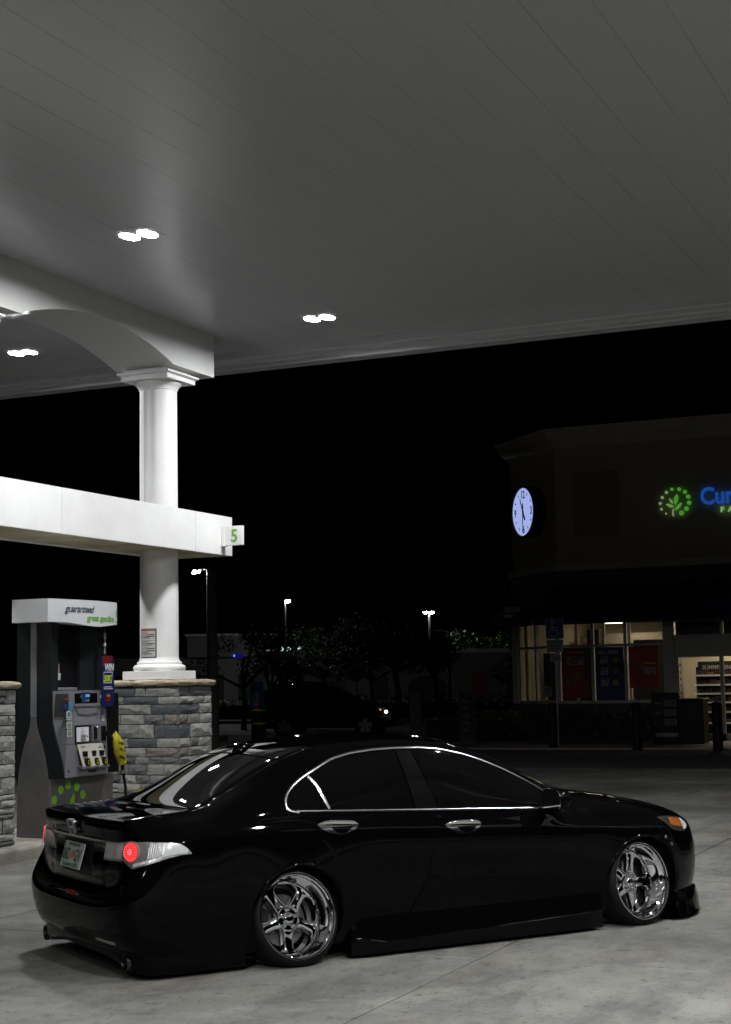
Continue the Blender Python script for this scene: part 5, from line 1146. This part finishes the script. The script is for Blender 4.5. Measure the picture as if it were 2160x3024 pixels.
hand('hour_hand', 336, -.26, .42, .046, .020, .375); hand('minute_hand', 184, -.24, .58, .034, .015, .38)
ckp(MB().lathe([(.04, .366), (.04, .384), (.001, .385)], 20, caps=False), 'hub', INK)
rotm = qm.to_euler()
for s, a in (('12', 0), ('3', 90), ('6', 180), ('9', 270)):
    p = Vector((.49*math.sin(R(a)), .49*math.cos(R(a))-.105, .367)); o = text('numeral', s, .30, INK, ck, cc+qm @ p, rotm, .0005, .008, align='CENTER', sx=.85)
# leaf logo and letters
lg = thing('leaf_logo_sign', 'ring of green dots round a sprig of leaves lit on the store wall', 'sign', (0, 0, 0))
GG = lambda t: em('logo_green_%d' % int(t*10), (.06+.22*(1-t), .26+.06*(1-t), .03+.16*(1-t)), .9)
lc = (-9.575, 6.30); S1 = .1601/1000*8.93*1000/1000
pxm = .00895*.1601*1.0
def lp_(x, y): return (lc[0]+(x-600)*pxm*1.06, lc[1]-(y-490)*pxm)
for (x, y, r) in ((545, 255, 30), (672, 262, 34), (770, 318, 35), (825, 411, 37), (837, 524, 40), (787, 629, 42), (697, 703, 45), (446, 305, 28), (370, 396, 26), (331, 504, 24), (349, 613, 21), (426, 699, 15)):
    a, b = lp_(x, y); t = 1. if x > 660 or y < 280 else max(0., .45*(1-(y-305)/400)); MB().lathe([(r*pxm, 0), (r*pxm, .03)], 20, axis='y', c=(a, SY-.06, b)).build('dot', GG(round(t, 1)), lg)
def leaf(pts, t):
    q = [lp_(*p) for p in pts]; MB().prism(q, lambda a, b: (a, SY-.03, b), lambda a, b: (a, SY-.06, b)).build('leaf', GG(t), lg)
leaf([(590, 555), (570, 470), (585, 400), (634, 345), (652, 400), (640, 480)], 1.); leaf([(485, 412), (530, 450), (551, 490), (550, 525), (510, 490)], .6); leaf([(428, 522), (480, 520), (530, 540), (570, 580), (510, 592), (460, 565)], .7); leaf([(585, 652), (605, 590), (650, 540), (708, 508), (700, 560), (650, 620)], .9); leaf([(575, 605), (560, 640), (553, 690), (560, 755), (546, 755), (536, 690), (548, 635)], .1)
ls = thing('store_name_sign', 'blue lit channel letters with green line below, cut off by the right edge', 'sign', (0, 0, 0))
text('letters', 'Cumberland', .62, em('letter_blue', (.012, .075, .36), .75), ls, (-8.92, SY-.06, 6.19), RX, .03, .012, sx=.88)
text('letters', 'FARMS', .19, em('letter_green', (.20, .40, .13), .9), ls, (-8.40, SY-.06, 5.955), RX, .03, .004, sx=1.15, spacing=1.9)
# ---- things in front of the store
def bollard(x, y, h, r, lab, mat, grp):
    t = thing('bollard', lab, 'bollard', (x, y, 0), 0, grp); MB().lathe([(r, 0), (r, h-.10), (r*.97, h-.095), (r*.97, h-.085), (r, h-.08), (r, h-.02), (r*.8, h), (.001, h+.01)], 28, caps=False).build('post', mat, t, 40); MB().lathe([(r+.004, h*.62), (r+.004, h*.66)], 28, caps=False).build('band', BLACKP, t); return t
BOLB = pm('bollard_black', (.006, .006, .0065), .6, spec=.2); BOLS = pm('bollard_steel', (.02, .02, .021), .14, spec=.8)
for (x, y, l) in ((-11.90, 37.25, 'black bollard below the blue accessible parking sign'), (-9.72, 36.9, 'black bollard before the shrubs between the accessible sign and the door'), (-7.74, 36.55, 'black bollard in front of the lit store door')): bollard(x, y, 1.10, .115, l, BOLB, 'bollards along the store walk')
bollard(-17.35, 43.4, .98, .085, 'glossy dark bollard with bright streak, left of the pair by the store corner', BOLS, 'glossy bollards by the store corner'); bollard(-17.05, 44.7, .98, .085, 'glossy dark bollard with bright streak, right of the pair by the store corner', BOLS, 'glossy bollards by the store corner')
hs = thing('accessible_parking_sign', 'blue wheelchair parking sign on a post before the store', 'sign', (0, 0, 0))
HY = 38.3; hx0 = -12.115
MB().tube([(hx0, HY+.03, 0), (hx0, HY+.03, 3.2)], .025, 8).build('post', ALU, hs, 60)
MB().box(hx0-.235, hx0+.235, HY, HY+.006, 2.70, 3.21, .002).build('sign_border', pm('sign_white', (.36, .37, .42), .5), hs); MB().box(hx0-.22, hx0+.22, HY-.004, HY+.002, 2.715, 3.195).build('sign_field', pm('sign_blue', (.015, .03, .17), .5), hs)
SWH = MATS['sign_white']; wc = lambda pts, r: MB().tube([(hx0+a, HY-.008, 2.72+b) for a, b in pts], r, 6).build('wheelchair_symbol', SWH, hs, 60)
MB().lathe([(.035, 0), (.035, .004)], 16, axis='y', c=(hx0-.06, HY-.009, 3.125)).build('wheelchair_symbol', SWH, hs)
wc([(-.06, .35), (-.05, .20), (.07, .20), (.12, .08), (.17, .10)], .017); wc([(-.05, .27), (.05, .27)], .014); wc([(-.03+.115*math.cos(a), .14+.105*math.sin(a)) for a in np.linspace(R(120), R(345), 18)], .015)
MB().box(hx0-.22, hx0+.22, HY, HY+.006, 2.36, 2.68).build('rider_plate', pm('rider_grey', (.22, .22, .23), .5), hs)
for k, s in enumerate(('PARKING BY', 'DISABLED', 'PERMIT')): text('rider_print', s, .075, INK, hs, (hx0, HY-.002, 2.59-.09*k), RX, .0005, .001, align='CENTER')
MB().box(hx0-.14, hx0+.14, HY, HY+.006, 2.13, 2.30).build('rider_plate', MATS['rider_grey'], hs); text('rider_print', 'ONLY', .08, INK, hs, (hx0, HY-.002, 2.18), RX, .0005, .001, align='CENTER')
pb = thing('price_board', 'black free-standing board with three lit price windows beside the store bin', 'price board', (0, 0, 0)); BX = -9.68
MB().box(BX-.36, BX+.36, 39.6, 39.75, .03, 1.30, .02).build('board', PBLK, pb)
for k, (z, d) in enumerate(((1.03, '5.59'), (.79, '2.69'), (.55, '1.99'))):
    MB().box(BX-.03, BX+.28, 39.588, 39.6, z-.07, z+.09).build('price_window', pm('price_strip', (.11, .11, .105), .5), pb); text('price', d, .13, INK, pb, (BX+.12, 39.585, z-.03), RX, .001, .003, align='CENTER'); MB().box(BX-.26, BX-.10, 39.59, 39.6, z-.02, z+.03).build('price_name', pm('price_name', (.09, .09, .10), .5), pb)
MB().box(BX-.26, BX+.32, 39.588, 39.6, .20, .29).build('footer_strip', MATS['rider_grey'], pb); MB().box(BX-.28, BX-.12, 39.59, 39.6, .5, .6).build('red_mark', pm('board_red', (.10, .006, .006), .5), pb)
bn = thing('waste_bin', 'large black square bin beside the price board at the store door', 'bin', (-9.0, 39.7, .03)); MB().box(-.32, .32, -.3, .3, 0, 1.05, .03).build('body', PBLK, bn); MB().box(-.34, .34, -.32, .32, 1.05, 1.12, .02).build('lid', BLACKP, bn)
for k in range(5): MB().tube([(-.95+.28*k+(.25 if k > 2 else 0), -.05, 1.18+.03*(k % 3)), (-.85+.28*k+(.25 if k > 2 else 0), -.05, 1.10+.03*(k % 3))], .014, 6).build('squeegee_handle', CHROME_S, bn)
tc = thing('traffic_cone', 'red and white striped cone just inside the store door', 'cone', (-9.38, 42.6, .03)); MB().box(-.15, .15, -.15, .15, 0, .03).build('base', BLACKP, tc); MB().lathe([(.11, .03), (.085, .22)], 20, caps=False).lathe([(.06, .40), (.025, .62), (.02, .63)], 20, caps=False).build('cone', pm('cone_red', (.5, .04, .02), .5), tc, 60); MB().lathe([(.085, .22), (.06, .40)], 20, caps=False).build('stripe', SHE, tc, 60)
# ================================================================== behind the forecourt
BARK = pm('bark', (.07, .055, .04), .9, var=.6, vscale=8, bump=.8, bscale=20)
LEAVES = [pm('leaf_%d' % i, c, .6, spec=.3, var=.6, vscale=2.5, col2=c2) for i, (c, c2) in enumerate((((.055, .10, .025), (.03, .06, .015)), ((.04, .065, .03), (.022, .04, .018)), ((.06, .11, .022), (.035, .07, .014))))]
def crown_mesh(name, clumps, n, size, mat, seed, flat=1.):
    r = random.Random(seed); vs = []; fs = []
    tot = sum(c[3]**2 for c in clumps)
    for (cx, cy_, cz, cr) in clumps:
        for _ in range(int(n*cr*cr/tot)):
            while True:
                p = Vector((r.uniform(-1, 1), r.uniform(-1, 1), r.uniform(-1, 1)))
                if .35 < p.length < 1: break
            p *= (1+.18*r.uniform(-1, 1)); q = Vector((cx+p.x*cr, cy_+p.y*cr, cz+p.z*cr*.8*flat)); s = size*r.uniform(.6, 1.3)
            a = Vector((r.uniform(-1, 1), r.uniform(-1, 1), r.uniform(-.5, .5))).normalized(); b = a.cross(Vector((r.uniform(-1, 1), r.uniform(-1, 1), r.uniform(-1, 1)))).normalized(); k = len(vs)
            vs += [q-a*s*.5, q+b*s*.3, q+a*s*.5+Vector((0, 0, -s*.1)), q-b*s*.3]; fs.append((k, k+1, k+2, k+3))
    return MB().add(vs, fs).mesh(name)
def tree(name, label, x, y, h, tr, clumps, n, leaf, size, seed, trunks=1, grp='trees beyond the forecourt'):
    t = thing(name, label, 'tree', (x, y, 0), 0, grp); r = random.Random(seed); mb = MB(); hc = min(c[2] for c in clumps)
    for k in range(trunks):
        o = r.uniform(-.2, .2) if trunks > 1 else 0; mb.tube([(o, o*.5, -.1), (o*1.6+.05, o, hc*.45), (o*2.4-.04, o*1.4, hc*.9), (o*3, o, hc*1.15)], [tr, tr*.8, tr*.65, tr*.45], 8)
        for c in r.sample(clumps, min(5, len(clumps))): mb.tube([(o*2, o, hc*.7), ((o+c[0])*.5, c[1]*.5, (hc*.7+c[2])*.52), (c[0]*.95, c[1]*.95, c[2])], [tr*.55, tr*.38, tr*.14], 6)
    mb.build('trunk', BARK, t, 60); me = crown_mesh('crown', clumps, n, size, None, seed); me.materials.append(LEAVES[leaf]); obj('crown', me, t); return t
def cl(seed, n, rx, rz, z, rr):
    r = random.Random(seed); return [(r.uniform(-rx, rx), r.uniform(-rx, rx), z+r.uniform(-rz, rz), rr*r.uniform(.6, 1.15)) for _ in range(n)]
def at(ang, d): return (ang[0]*d, ang[1]*d)
x, y = at((-.3475, .9377), 117); tree('leafy_tree', 'bright green leafy tree lit from above beside the store corner', x, y, 5, .16, cl(3, 16, 2.0, 1.5, 3.2, 1.15), 5200, 2, .26, 3)
x, y = -16.95, 50.; tree('leafy_tree', 'thin dark green tree close to the store side wall', x, y, 5, .09, cl(5, 9, .55, 1.1, 2.4, .5), 1600, 0, .14, 5)
x, y = at((-.392, .920), 66); tree('spreading_tree', 'dark flat-topped tree with forked trunks behind the second lamp post', x, y, 4, .13, cl(8, 14, 1.9, .55, 3.35, .8), 5200, 1, .14, 8, 2)
x, y = at((-.372, .928), 70); tree('spreading_tree', 'small dark tree in front of the arched facade', x, y, 4, .11, cl(9, 8, 1.1, .5, 3.0, .7), 2600, 1, .14, 9, 2)
x, y = at((-.410, .912), 74); tree('dark_tree', 'dark tree above the roof of the parked suv', x, y, 4, .13, cl(12, 10, 1.6, .6, 3.0, .9), 3400, 1, .16, 12)
x, y = at((-.437, .899), 76); tree('dark_tree', 'dark tree below the tall lamp and left of the suv roof', x, y, 5, .14, cl(13, 12, 1.8, .9, 3.3, 1.), 4600, 1, .16, 13)
x, y = at((-.462, .887), 62); tree('dark_tree', 'sparse tree in front of the pale building with blue sign', x, y, 5, .12, cl(14, 12, 1.5, 1.1, 3.0, .65), 2600, 1, .12, 14, 2)
x, y = at((-.482, .876), 60); tree('dark_tree', 'leftmost sparse tree right of the stone pedestal', x, y, 5, .12, cl(15, 11, 1.3, 1.2, 3.0, .6), 2400, 1, .12, 15)
x, y = at((-.499, .867), 40); pt = thing('palm_tree', 'tall palm trunk right behind the white column', 'tree', (x, y, 0), 0, 'trees beyond the forecourt')
MB().tube([(0, 0, -.1), (.03, 0, 1.2), (0, .02, 2.5), (.02, 0, 4.8)], [.16, .13, .12, .11], 12).build('trunk', pm('palm_bark', (.14, .12, .10), .9, var=.7, vscale=6, bump=.6, bscale=14), pt, 60)
vs, fs = [], []
for k in range(20):
    a = 2*math.pi*k/20+rnd.uniform(-.15, .15); el = rnd.uniform(-.3, .9)
    for i in range(9):
        s0 = .15+.16*i; c = Vector((math.cos(a)*s0*math.cos(el), math.sin(a)*s0*math.cos(el), 4.8+s0*math.sin(el)-.32*(s0)**2)); sd = Vector((-math.sin(a), math.cos(a), 0)); fw_ = Vector((math.cos(a), math.sin(a), -.25))
        for sg in (-1, 1): j = len(vs); vs += [c, c+sd*sg*.05+fw_*.06, c+sd*sg*.34+fw_*.22+Vector((0, 0, -.16)), c+sd*sg*.03+fw_*.12]; fs.append((j, j+1, j+2, j+3))
me = MB().add(vs, fs).mesh('crown'); me.materials.append(LEAVES[1]); obj('crown', me, pt)
# hedges
def hedge(label, x0, x1, y0, y1, h, n, leaf, seed, size=.14):
    r = random.Random(seed); cls = []
    x = x0
    while x < x1: cls.append((x, (y0+y1)/2+r.uniform(-.15, .15), h*.55+r.uniform(-.08, .08), (y1-y0)*.5*r.uniform(.85, 1.15))); x += (y1-y0)*.45
    t = thing('hedge', label, 'hedge', (0, 0, 0)); me = crown_mesh('foliage', cls, n, size, None, seed, h/(y1-y0)*1.15); me.materials.append(LEAVES[leaf]); obj('foliage', me, t)
    MB().box(x0-.2, x1, y0+.25, y1-.25, 0, h*.7).build('inner_growth', pm('hedge_core', (.012, .016, .008), .95), t); return t  # dark green core box inside the foliage
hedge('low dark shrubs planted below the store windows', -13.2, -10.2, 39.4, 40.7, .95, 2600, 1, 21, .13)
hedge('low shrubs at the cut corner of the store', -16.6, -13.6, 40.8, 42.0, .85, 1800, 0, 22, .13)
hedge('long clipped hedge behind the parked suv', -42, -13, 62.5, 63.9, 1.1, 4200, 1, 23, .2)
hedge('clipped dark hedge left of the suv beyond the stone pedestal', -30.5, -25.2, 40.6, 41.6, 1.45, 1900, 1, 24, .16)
# spiky plants by the windows
vs, fs = [], []
for (cx_, cy_) in ((-12.75, 39.2), (-12.1, 39.25), (-11.5, 39.2), (-11.2, 39.3)):
    for k in range(22):
        a = rnd.uniform(0, 6.28); l = rnd.uniform(.4, .8); d = Vector((math.cos(a)*.5, math.sin(a)*.5, 1)).normalized(); s = Vector((-math.sin(a), math.cos(a), 0))*.02; c = Vector((cx_, cy_, .55)); j = len(vs)
        vs += [c-s, c+s, c+d*l*.6+s*.7, c+d*l+Vector((math.cos(a), math.sin(a), -.3))*.12, c+d*l*.6-s*.7]; fs.append((j, j+1, j+2, j+3, j+4))
gp = MB().add(vs, fs).build('blade_plants', LEAVES[1]); tag(gp, 'spiky blade leaves standing above the window shrubs', 'plants', kind='stuff')
# street lamps
POLE = pm('lamp_pole', (.07, .068, .06), .6); SLED = em('street_lamp_led', (.93, .97, 1.), 420.)
def street_lamp(label, ang, d, h, arms, yaw=0., lit=True):
    x, y = at(ang, d); t = thing('street_lamp', label, 'street lamp', (x, y, 0), yaw, 'parking lot lamps'); MB().tube([(0, 0, 0), (0, 0, h*.5), (0, 0, h)], [.09, .075, .06], 10).build('pole', POLE, t, 60); MB().lathe([(.22, 0), (.22, .6), (.18, .65)], 16).build('foot', KERB, t)
    for (a, l) in arms:
        dx, dy = math.cos(a), math.sin(a); MB().tube([(0, 0, h-.05), (dx*l*.5, dy*l*.5, h+.02), (dx*l, dy*l, h)], .03, 8).build('arm', POLE, t); cx_, cy_ = dx*(l+.14), dy*(l+.14)
        MB().lathe([(.06, h+.05), (.15, h+.03), (.17, h-.02)], 18, c=(cx_, cy_, 0)).build('lamp_head', POLE, t)
        if lit: MB().lathe([(.15, h-.022), (.14, h-.10), (.09, h-.15), (.01, h-.165)], 18, c=(cx_, cy_, 0)).build('lamp_bowl', SLED, t)
street_lamp('tall lit lamp post rising behind the suv', (-.4585, .8887), 100, 6.95, ((0.45, .05),))
street_lamp('lit twin-head lamp post left of the store', (-.3755, .9268), 118, 6.85, ((.4, .08), (3.54, .14)))
street_lamp('dark lamp post with long unlit arm next to the green tree', (-.3645, .9312), 78, 4.15, ((2.9, .9),), 0, False)
street_lamp('lit cluster lamp seen right behind the white column', (-.501, .8655), 74, 7.1, ((2.7, 1.05), (2.9, .55)), 0)
# far buildings
FARW = pm('far_white_wall', (.22, .21, .20), .9, var=.4, vscale=.4); FARD = pm('far_dark', (.02, .02, .022), .5)
fb = thing('far_building', 'pale commercial building with tall parapet behind the dark trees', 'building', (-54, 96, 0), R(27))
MB().box(-9, 4.2, 0, 8, 0, 3.6).build('wall', FARW, fb); MB().box(-2.8, 3.2, -.4, 7.5, 3.6, 5.05).build('parapet', FARW, fb); MB().box(-2.95, 3.35, -.5, 7.6, 5.05, 5.2).build('coping', TRIM, fb)
for k in range(4): MB().box(-8+2.9*k, -6.1+2.9*k, -.06, .1, .3, 2.4).build('window', FARD, fb)
bs = thing('far_blue_sign', 'small blue glowing sign glimpsed through the leftmost trees', 'sign', (0, 0, 0)); x, y = at((-.4845, .8748), 80); MB().box(x-.4, x+.2, y, y+.08, 3.02, 3.25, .05).build('panel', em('blue_glow', (.015, .012, .35), .35), bs); MB().box(x-.3, x-.2, y-.03, y, 3.08, 3.2, .02).build('bright_part', em('blue_white', (.3, .3, 1.), .8), bs)
wsn = thing('far_white_sign', 'broken white glow of a lit sign on the far parapet behind leaves', 'sign', (0, 0, 0))
for k, (px_, w_, h_) in enumerate(((-.470, .35, .16), (-.4655, .2, .12), (-.4622, .30, .30), (-.4580, .28, .26), (-.4525, .3, .34))):
    x, y = at((px_, math.sqrt(1-px_*px_)), 93); MB().prism([(0, 0), (w_*.7, .03), (w_, h_*.6), (w_*.5, h_), (w_*.15, h_*.7)], lambda a, b: (x+a, y, 3.55+b), lambda a, b: (x+a, y+.08, 3.55+b)).build('glow_piece', em('sign_white_glow', (.55, .75, .85), 1.3), wsn)
fa = thing('far_arched_building', 'pale far building with an arched entrance behind the flat-topped tree', 'building', (-37.5, 92.5, 0), R(22))
MB().box(-8, 9, 0, 6, 0, 3.4).build('wall', FARW, fa); arc = [(1.2*math.cos(a), 1.3+.75*math.sin(a)) for a in np.linspace(0, math.pi, 14)]
MB().prism([(1.2, 0)]+arc+[(-1.2, 0)], lambda a, b: (a-.2, -.05, b), lambda a, b: (a-.2, .05, b)).build('arched_door', FARD, fa)
MB().box(2.6, 3.6, -.06, .05, 0, 2.2).build('door', pm('far_red_door', (.22, .05, .03), .7), fa)
for k in (-6.3, -3.6, 4.8, 6.6): MB().box(k, k+.9, -.06, .05, .5, 2.1).build('window', FARD, fa)
MB().box(-8.2, 9.2, -.3, 6.2, 3.4, 3.65).build('coping', TRIM, fa)
# ================================================================== parked suv
sv = thing('suv', 'dark parked suv with silver roof rails behind the sedan', 'car', (0, 0, 0)); sv.location = (-23.27, 45.40, 0); sv.rotation_euler = (0, 0, R(12.8))
SPT = pm('suv_paint', (.006, .006, .009), .12, coat=.6); SGL = pm('suv_glass', (.004, .004, .005), .04)
prof = [(-.93, .36), (-.98, .55), (-.97, .80), (-.95, 1.00), (-.86, 1.22), (-.70, 1.45), (-.55, 1.58), (-.2, 1.645), (.4, 1.665), (1.0, 1.64), (1.45, 1.56), (1.85, 1.38), (2.25, 1.13), (2.45, 1.05), (2.9, 1.00), (3.3, .92), (3.48, .80), (3.54, .62), (3.52, .42), (3.45, .30)]
def hwid(z): return .895 if z < .95 else .895-.33*(z-.95)
G = []
for (x, z) in prof: w = hwid(z); e = .05 if z > .95 else .02; G.append([(x, -w*.97, z-e), (x, -w+.05, z-.012 if z > .9 else z), (x, -w*.55, z+.02), (x, 0, z+.03), (x, w*.55, z+.02), (x, w-.05, z-.012 if z > .9 else z), (x, w*.97, z-e)])
MB().grid(G).build('body_top', SPT, sv, 60)
def sflank(s):
    bot = .30; G = []; xs = np.linspace(-.93, 3.45, 60); tz = np.interp(xs, [-.95, -.86, -.70, -.55, -.2, .4, 1.0, 1.45, 1.85, 2.25, 2.45, 2.9, 3.3, 3.48], [.97, 1.19, 1.41, 1.53, 1.595, 1.615, 1.59, 1.51, 1.33, 1.08, 1.0, .95, .87, .75])
    P = []
    for x, t in zip(xs, tz):
        row = []
        for k in range(16):
            z = bot+(t-bot)*k/15; endk = .06*max(0, (x-3.0)/.45)**2+.05*max(0, (-.6-x)/.33)**2; row.append((x, s*(hwid(z)+.012*math.sin(min(1, max(0, (z-.3)/.65))*math.pi)-endk), z))
        P.append(row)
    mb = MB().grid(P); n = 16
    def hole(f): c = [sum(mb.v[i][k] for i in f)/4 for k in (0, 2)]; return any(math.hypot(c[0]-cx_, c[1]-.34) < .385 for cx_ in (0., 2.62))
    mb.f = [f for f in mb.f if not hole(f)]; return mb.build('flank', SPT, sv, 60)
sflank(-1); sflank(1)
for s in (-1, 1):
    for pl in ([(-.68, 1.02), (-.42, 1.0), (-.42, 1.44), (-.5, 1.44)], [(-.34, 1.0), (.72, .985), (.72, 1.53), (.2, 1.54), (-.34, 1.50)], [(.80, .985), (1.95, .97), (1.72, 1.28), (1.4, 1.45), (.80, 1.525)]):
        MB().prism(pl, lambda a, b: (a, s*(hwid(b)+.013), b), lambda a, b: (a, s*(hwid(b)+.004), b)).build('side_window', SGL, sv)
    MB().tube([(-.35, s*.60, 1.66), (-.1, s*.60, 1.71), (.5, s*.60, 1.725), (1.1, s*.60, 1.70), (1.35, s*.60, 1.655)], .022, 8).build('roof_rail', CHROME, sv, 60)
    for x in (.35, 1.25): MB().box(x, x+.2, s*.915-.01, s*.915+.01, .92, .945, .004).build('door_handle', CHROME, sv)
    MB().prism([(3.0, .78), (3.42, .66), (3.38, .80), (3.05, .93)], lambda a, b: (a, s*(.90-.06*max(0, (a-3.0)/.45)**2), b), lambda a, b: (a, s*(.86-.06*max(0, (a-3.0)/.45)**2), b)).build('headlight', CHROME_S, sv)
    MB().prism([(-.97, .78), (-.80, .84), (-.72, 1.12), (-.9, 1.1)], lambda a, b: (a, s*.875, b), lambda a, b: (a, s*.80, b)).build('tail_light', pm('suv_tail', (.25, .01, .015), .15, emit=(.5, .01, .015), es=.10), sv)
    MB().box(1.95, 2.1, min(s*.9, s*1.08), max(s*.9, s*1.08), 1.0, 1.15, .03).build('side_mirror', SPT, sv)
MB().lathe([(.05, 0), (.04, .03), (.001, .035)], 14, axis='y', c=(3.30, -.90, .77)).build('lit_lamp', em('suv_headlamp', (.95, .98, 1.), 6.), sv); MB().lathe([(.03, 0), (.02, .02), (.001, .022)], 12, axis='y', c=(3.12, -.925, .84)).build('amber_lamp', em('suv_amber', (1., .33, .08), .9), sv); MB().lathe([(.035, 0), (.02, .02), (.001, .02)], 12, axis='x', c=(3.53, -.5, .62)).build('grille_bright', CHROME, sv)
MB().box(-.9, 3.3, -.7, .7, .28, .5).build('underbody', GAPM, sv)
MB().tube([(3.49, -.62, .66), (3.55, -.3, .63), (3.56, 0, .62), (3.55, .3, .63), (3.49, .62, .66)], .018, 8).build('grille_bar', CHROME, sv, 60)
for (x, w) in ((1.99, .12), (-.90, .06)): MB().tube([(x, -.93, 1.03), (x+w, -.935, 1.02)], .012, 6).build('added_glint', CHROME, sv, 60)  # chrome bits added on the flank only to make glints
for x in (0., 2.62):
    for s in (-1, 1):
        w = obj('wheel', None, sv, (x, s*.78, .345)); d = 1 if s > 0 else -1
        MB().lathe([(.22, 0), (.24, d*.11), (.31, d*.12), (.345, d*.09), (.345, -d*.09), (.3, -d*.11)], 40, axis='y').build('tyre', RUBBER, w, 40); rm = MB().lathe([(.235, d*.10), (.225, d*.118), (.215, d*.10), (.21, d*.05), (.001, d*.05)], 36, axis='y', caps=False).build('rim', pm('suv_rim_dark', (.05, .05, .05), .4, metal=.6), w, 40)
        for k in range(5):
            a = 2*math.pi*k/5+.3; c_, s_ = math.cos(a), math.sin(a); q = lambda r, t: (r*c_-t*s_, d*.112, r*s_+t*c_)
            MB().add([q(.03, -.035), q(.215, -.075), q(.215, .075), q(.03, .035)], [(0, 1, 2, 3)]).build('spoke', pm('suv_alloy', (.25, .25, .25), .4, metal=.8), w, fix=False)
# ---- bin with poster, poster stands, back of stop sign
ad = thing('island_bin', 'dark bin with two reflective green bands and a blue price poster on top', 'bin', (-20.15, 37.45, 0))
MB().lathe([(.19, 0), (.20, .02), (.20, 1.0), (.18, 1.02)], 28).build('body', BLACKP, ad, 40)
for z in (.64, .985): MB().lathe([(.203, z), (.203, z+.035)], 28, caps=False).build('reflective_band', pm('reflective_lime', (.40, .62, .12), .5), ad, 60)
MB().box(-.24, .16, -.03, .0, 1.06, 1.77, .008).build('poster', pm('poster_teal', (.015, .075, .13), .5), ad); mbf = MB()
_o = [(-.15, 1.24), (.02, 1.24), (.06, 1.47), (-.11, 1.47)]; _i = [(-.132, 1.258), (.006, 1.258), (.04, 1.452), (-.095, 1.452)]
MB().add([(a, -.034, b) for a, b in _o+_i], [(k, (k+1) % 4, 4+(k+1) % 4, 4+k) for k in range(4)]).build('poster_frame', PW, ad); text('poster_price', '3', .18, PW, ad, (-.09, -.034, 1.29), RX, .0005, .006, shear=.15); MB().box(-.13, .02, -.034, -.031, 1.13, 1.2).build('poster_caption', PW, ad)
def stand(label, x, y, h, w, m1, dark):
    t = thing('poster_stand', label, 'poster stand', (x, y, 0), R(14), 'poster stands by the store'); MB().box(-w/2-.03, w/2+.03, -.03, .03, .04, h, .01).build('frame', BLACKP if dark else ALU, t); MB().box(-w/2, w/2, -.036, -.03, .25, h-.05).build('sheet', m1, t); MB().box(-w/2-.06, w/2+.06, -.2, .2, 0, .06, .02).build('foot', BLACKP, t)
    for k in range(5): MB().box(-w*.32, w*rnd.uniform(.1, .36), -.0385, -.0362, .4+.22*k*(h/1.7), .47+.22*k*(h/1.7)).build('print_bar', PW if not dark else pm('dim_print', (.03, .03, .035), .6), t)
    return t
stand('pale poster stand just right of the parked suv', -17.75, 42.6, 1.42, .30, pm('poster_pale', (.04, .055, .07), .5, var=.9, vscale=5, col2=(.015, .02, .025)), True)
stand('dark poster stand right of the glossy bollards', -14.45, 38.1, 1.42, .38, pm('poster_dark', (.008, .008, .012), .6, spec=.2, var=.9, vscale=6, col2=(.016, .016, .02)), True)
x, y = at((-.4185, .908), 66); ss = thing('stop_sign', 'grey back of an octagonal road sign beyond the suv roof', 'sign', (x, y, 0)); MB().tube([(0, .03, 0), (0, .03, 2.4)], .03, 8).build('post', POLE, ss); MB().prism([(.36*math.cos(R(22.5+45*k)), 2.05+.36*math.sin(R(22.5+45*k))) for k in range(8)], lambda a, b: (a, 0, b), lambda a, b: (a, .01, b)).build('plate', pm('sign_back', (.25, .25, .26), .5), ss)
# ================================================================== text curves to meshes (wrapped ones follow the pump header)
bpy.context.view_layer.update(); _dg = bpy.context.evaluated_depsgraph_get()
for o in [o for o in bpy.data.objects if o.type == 'FONT']:
    me = bpy.data.meshes.new_from_object(o.evaluated_get(_dg)); n = obj(o.name, me, o.parent); n.matrix_local = o.matrix_local
    if 'wrap' in o:
        y0, y1, z0, z1 = o['wrap']; n.matrix_local = Matrix.Identity(4); xs = [v.co.x for v in me.vertices]; kx = (y1-y0)/(max(xs)-min(xs)); kz = (z1-z0)/max(v.co.y for v in me.vertices); xm = min(xs)
        for v in me.vertices:
            yy = y0+(v.co.x-xm)*kx; v.co = (fr(yy)+.0025+v.co.z, yy, z0+v.co.y*kz)
    nm = o.name; bpy.data.objects.remove(o); n.name = nm
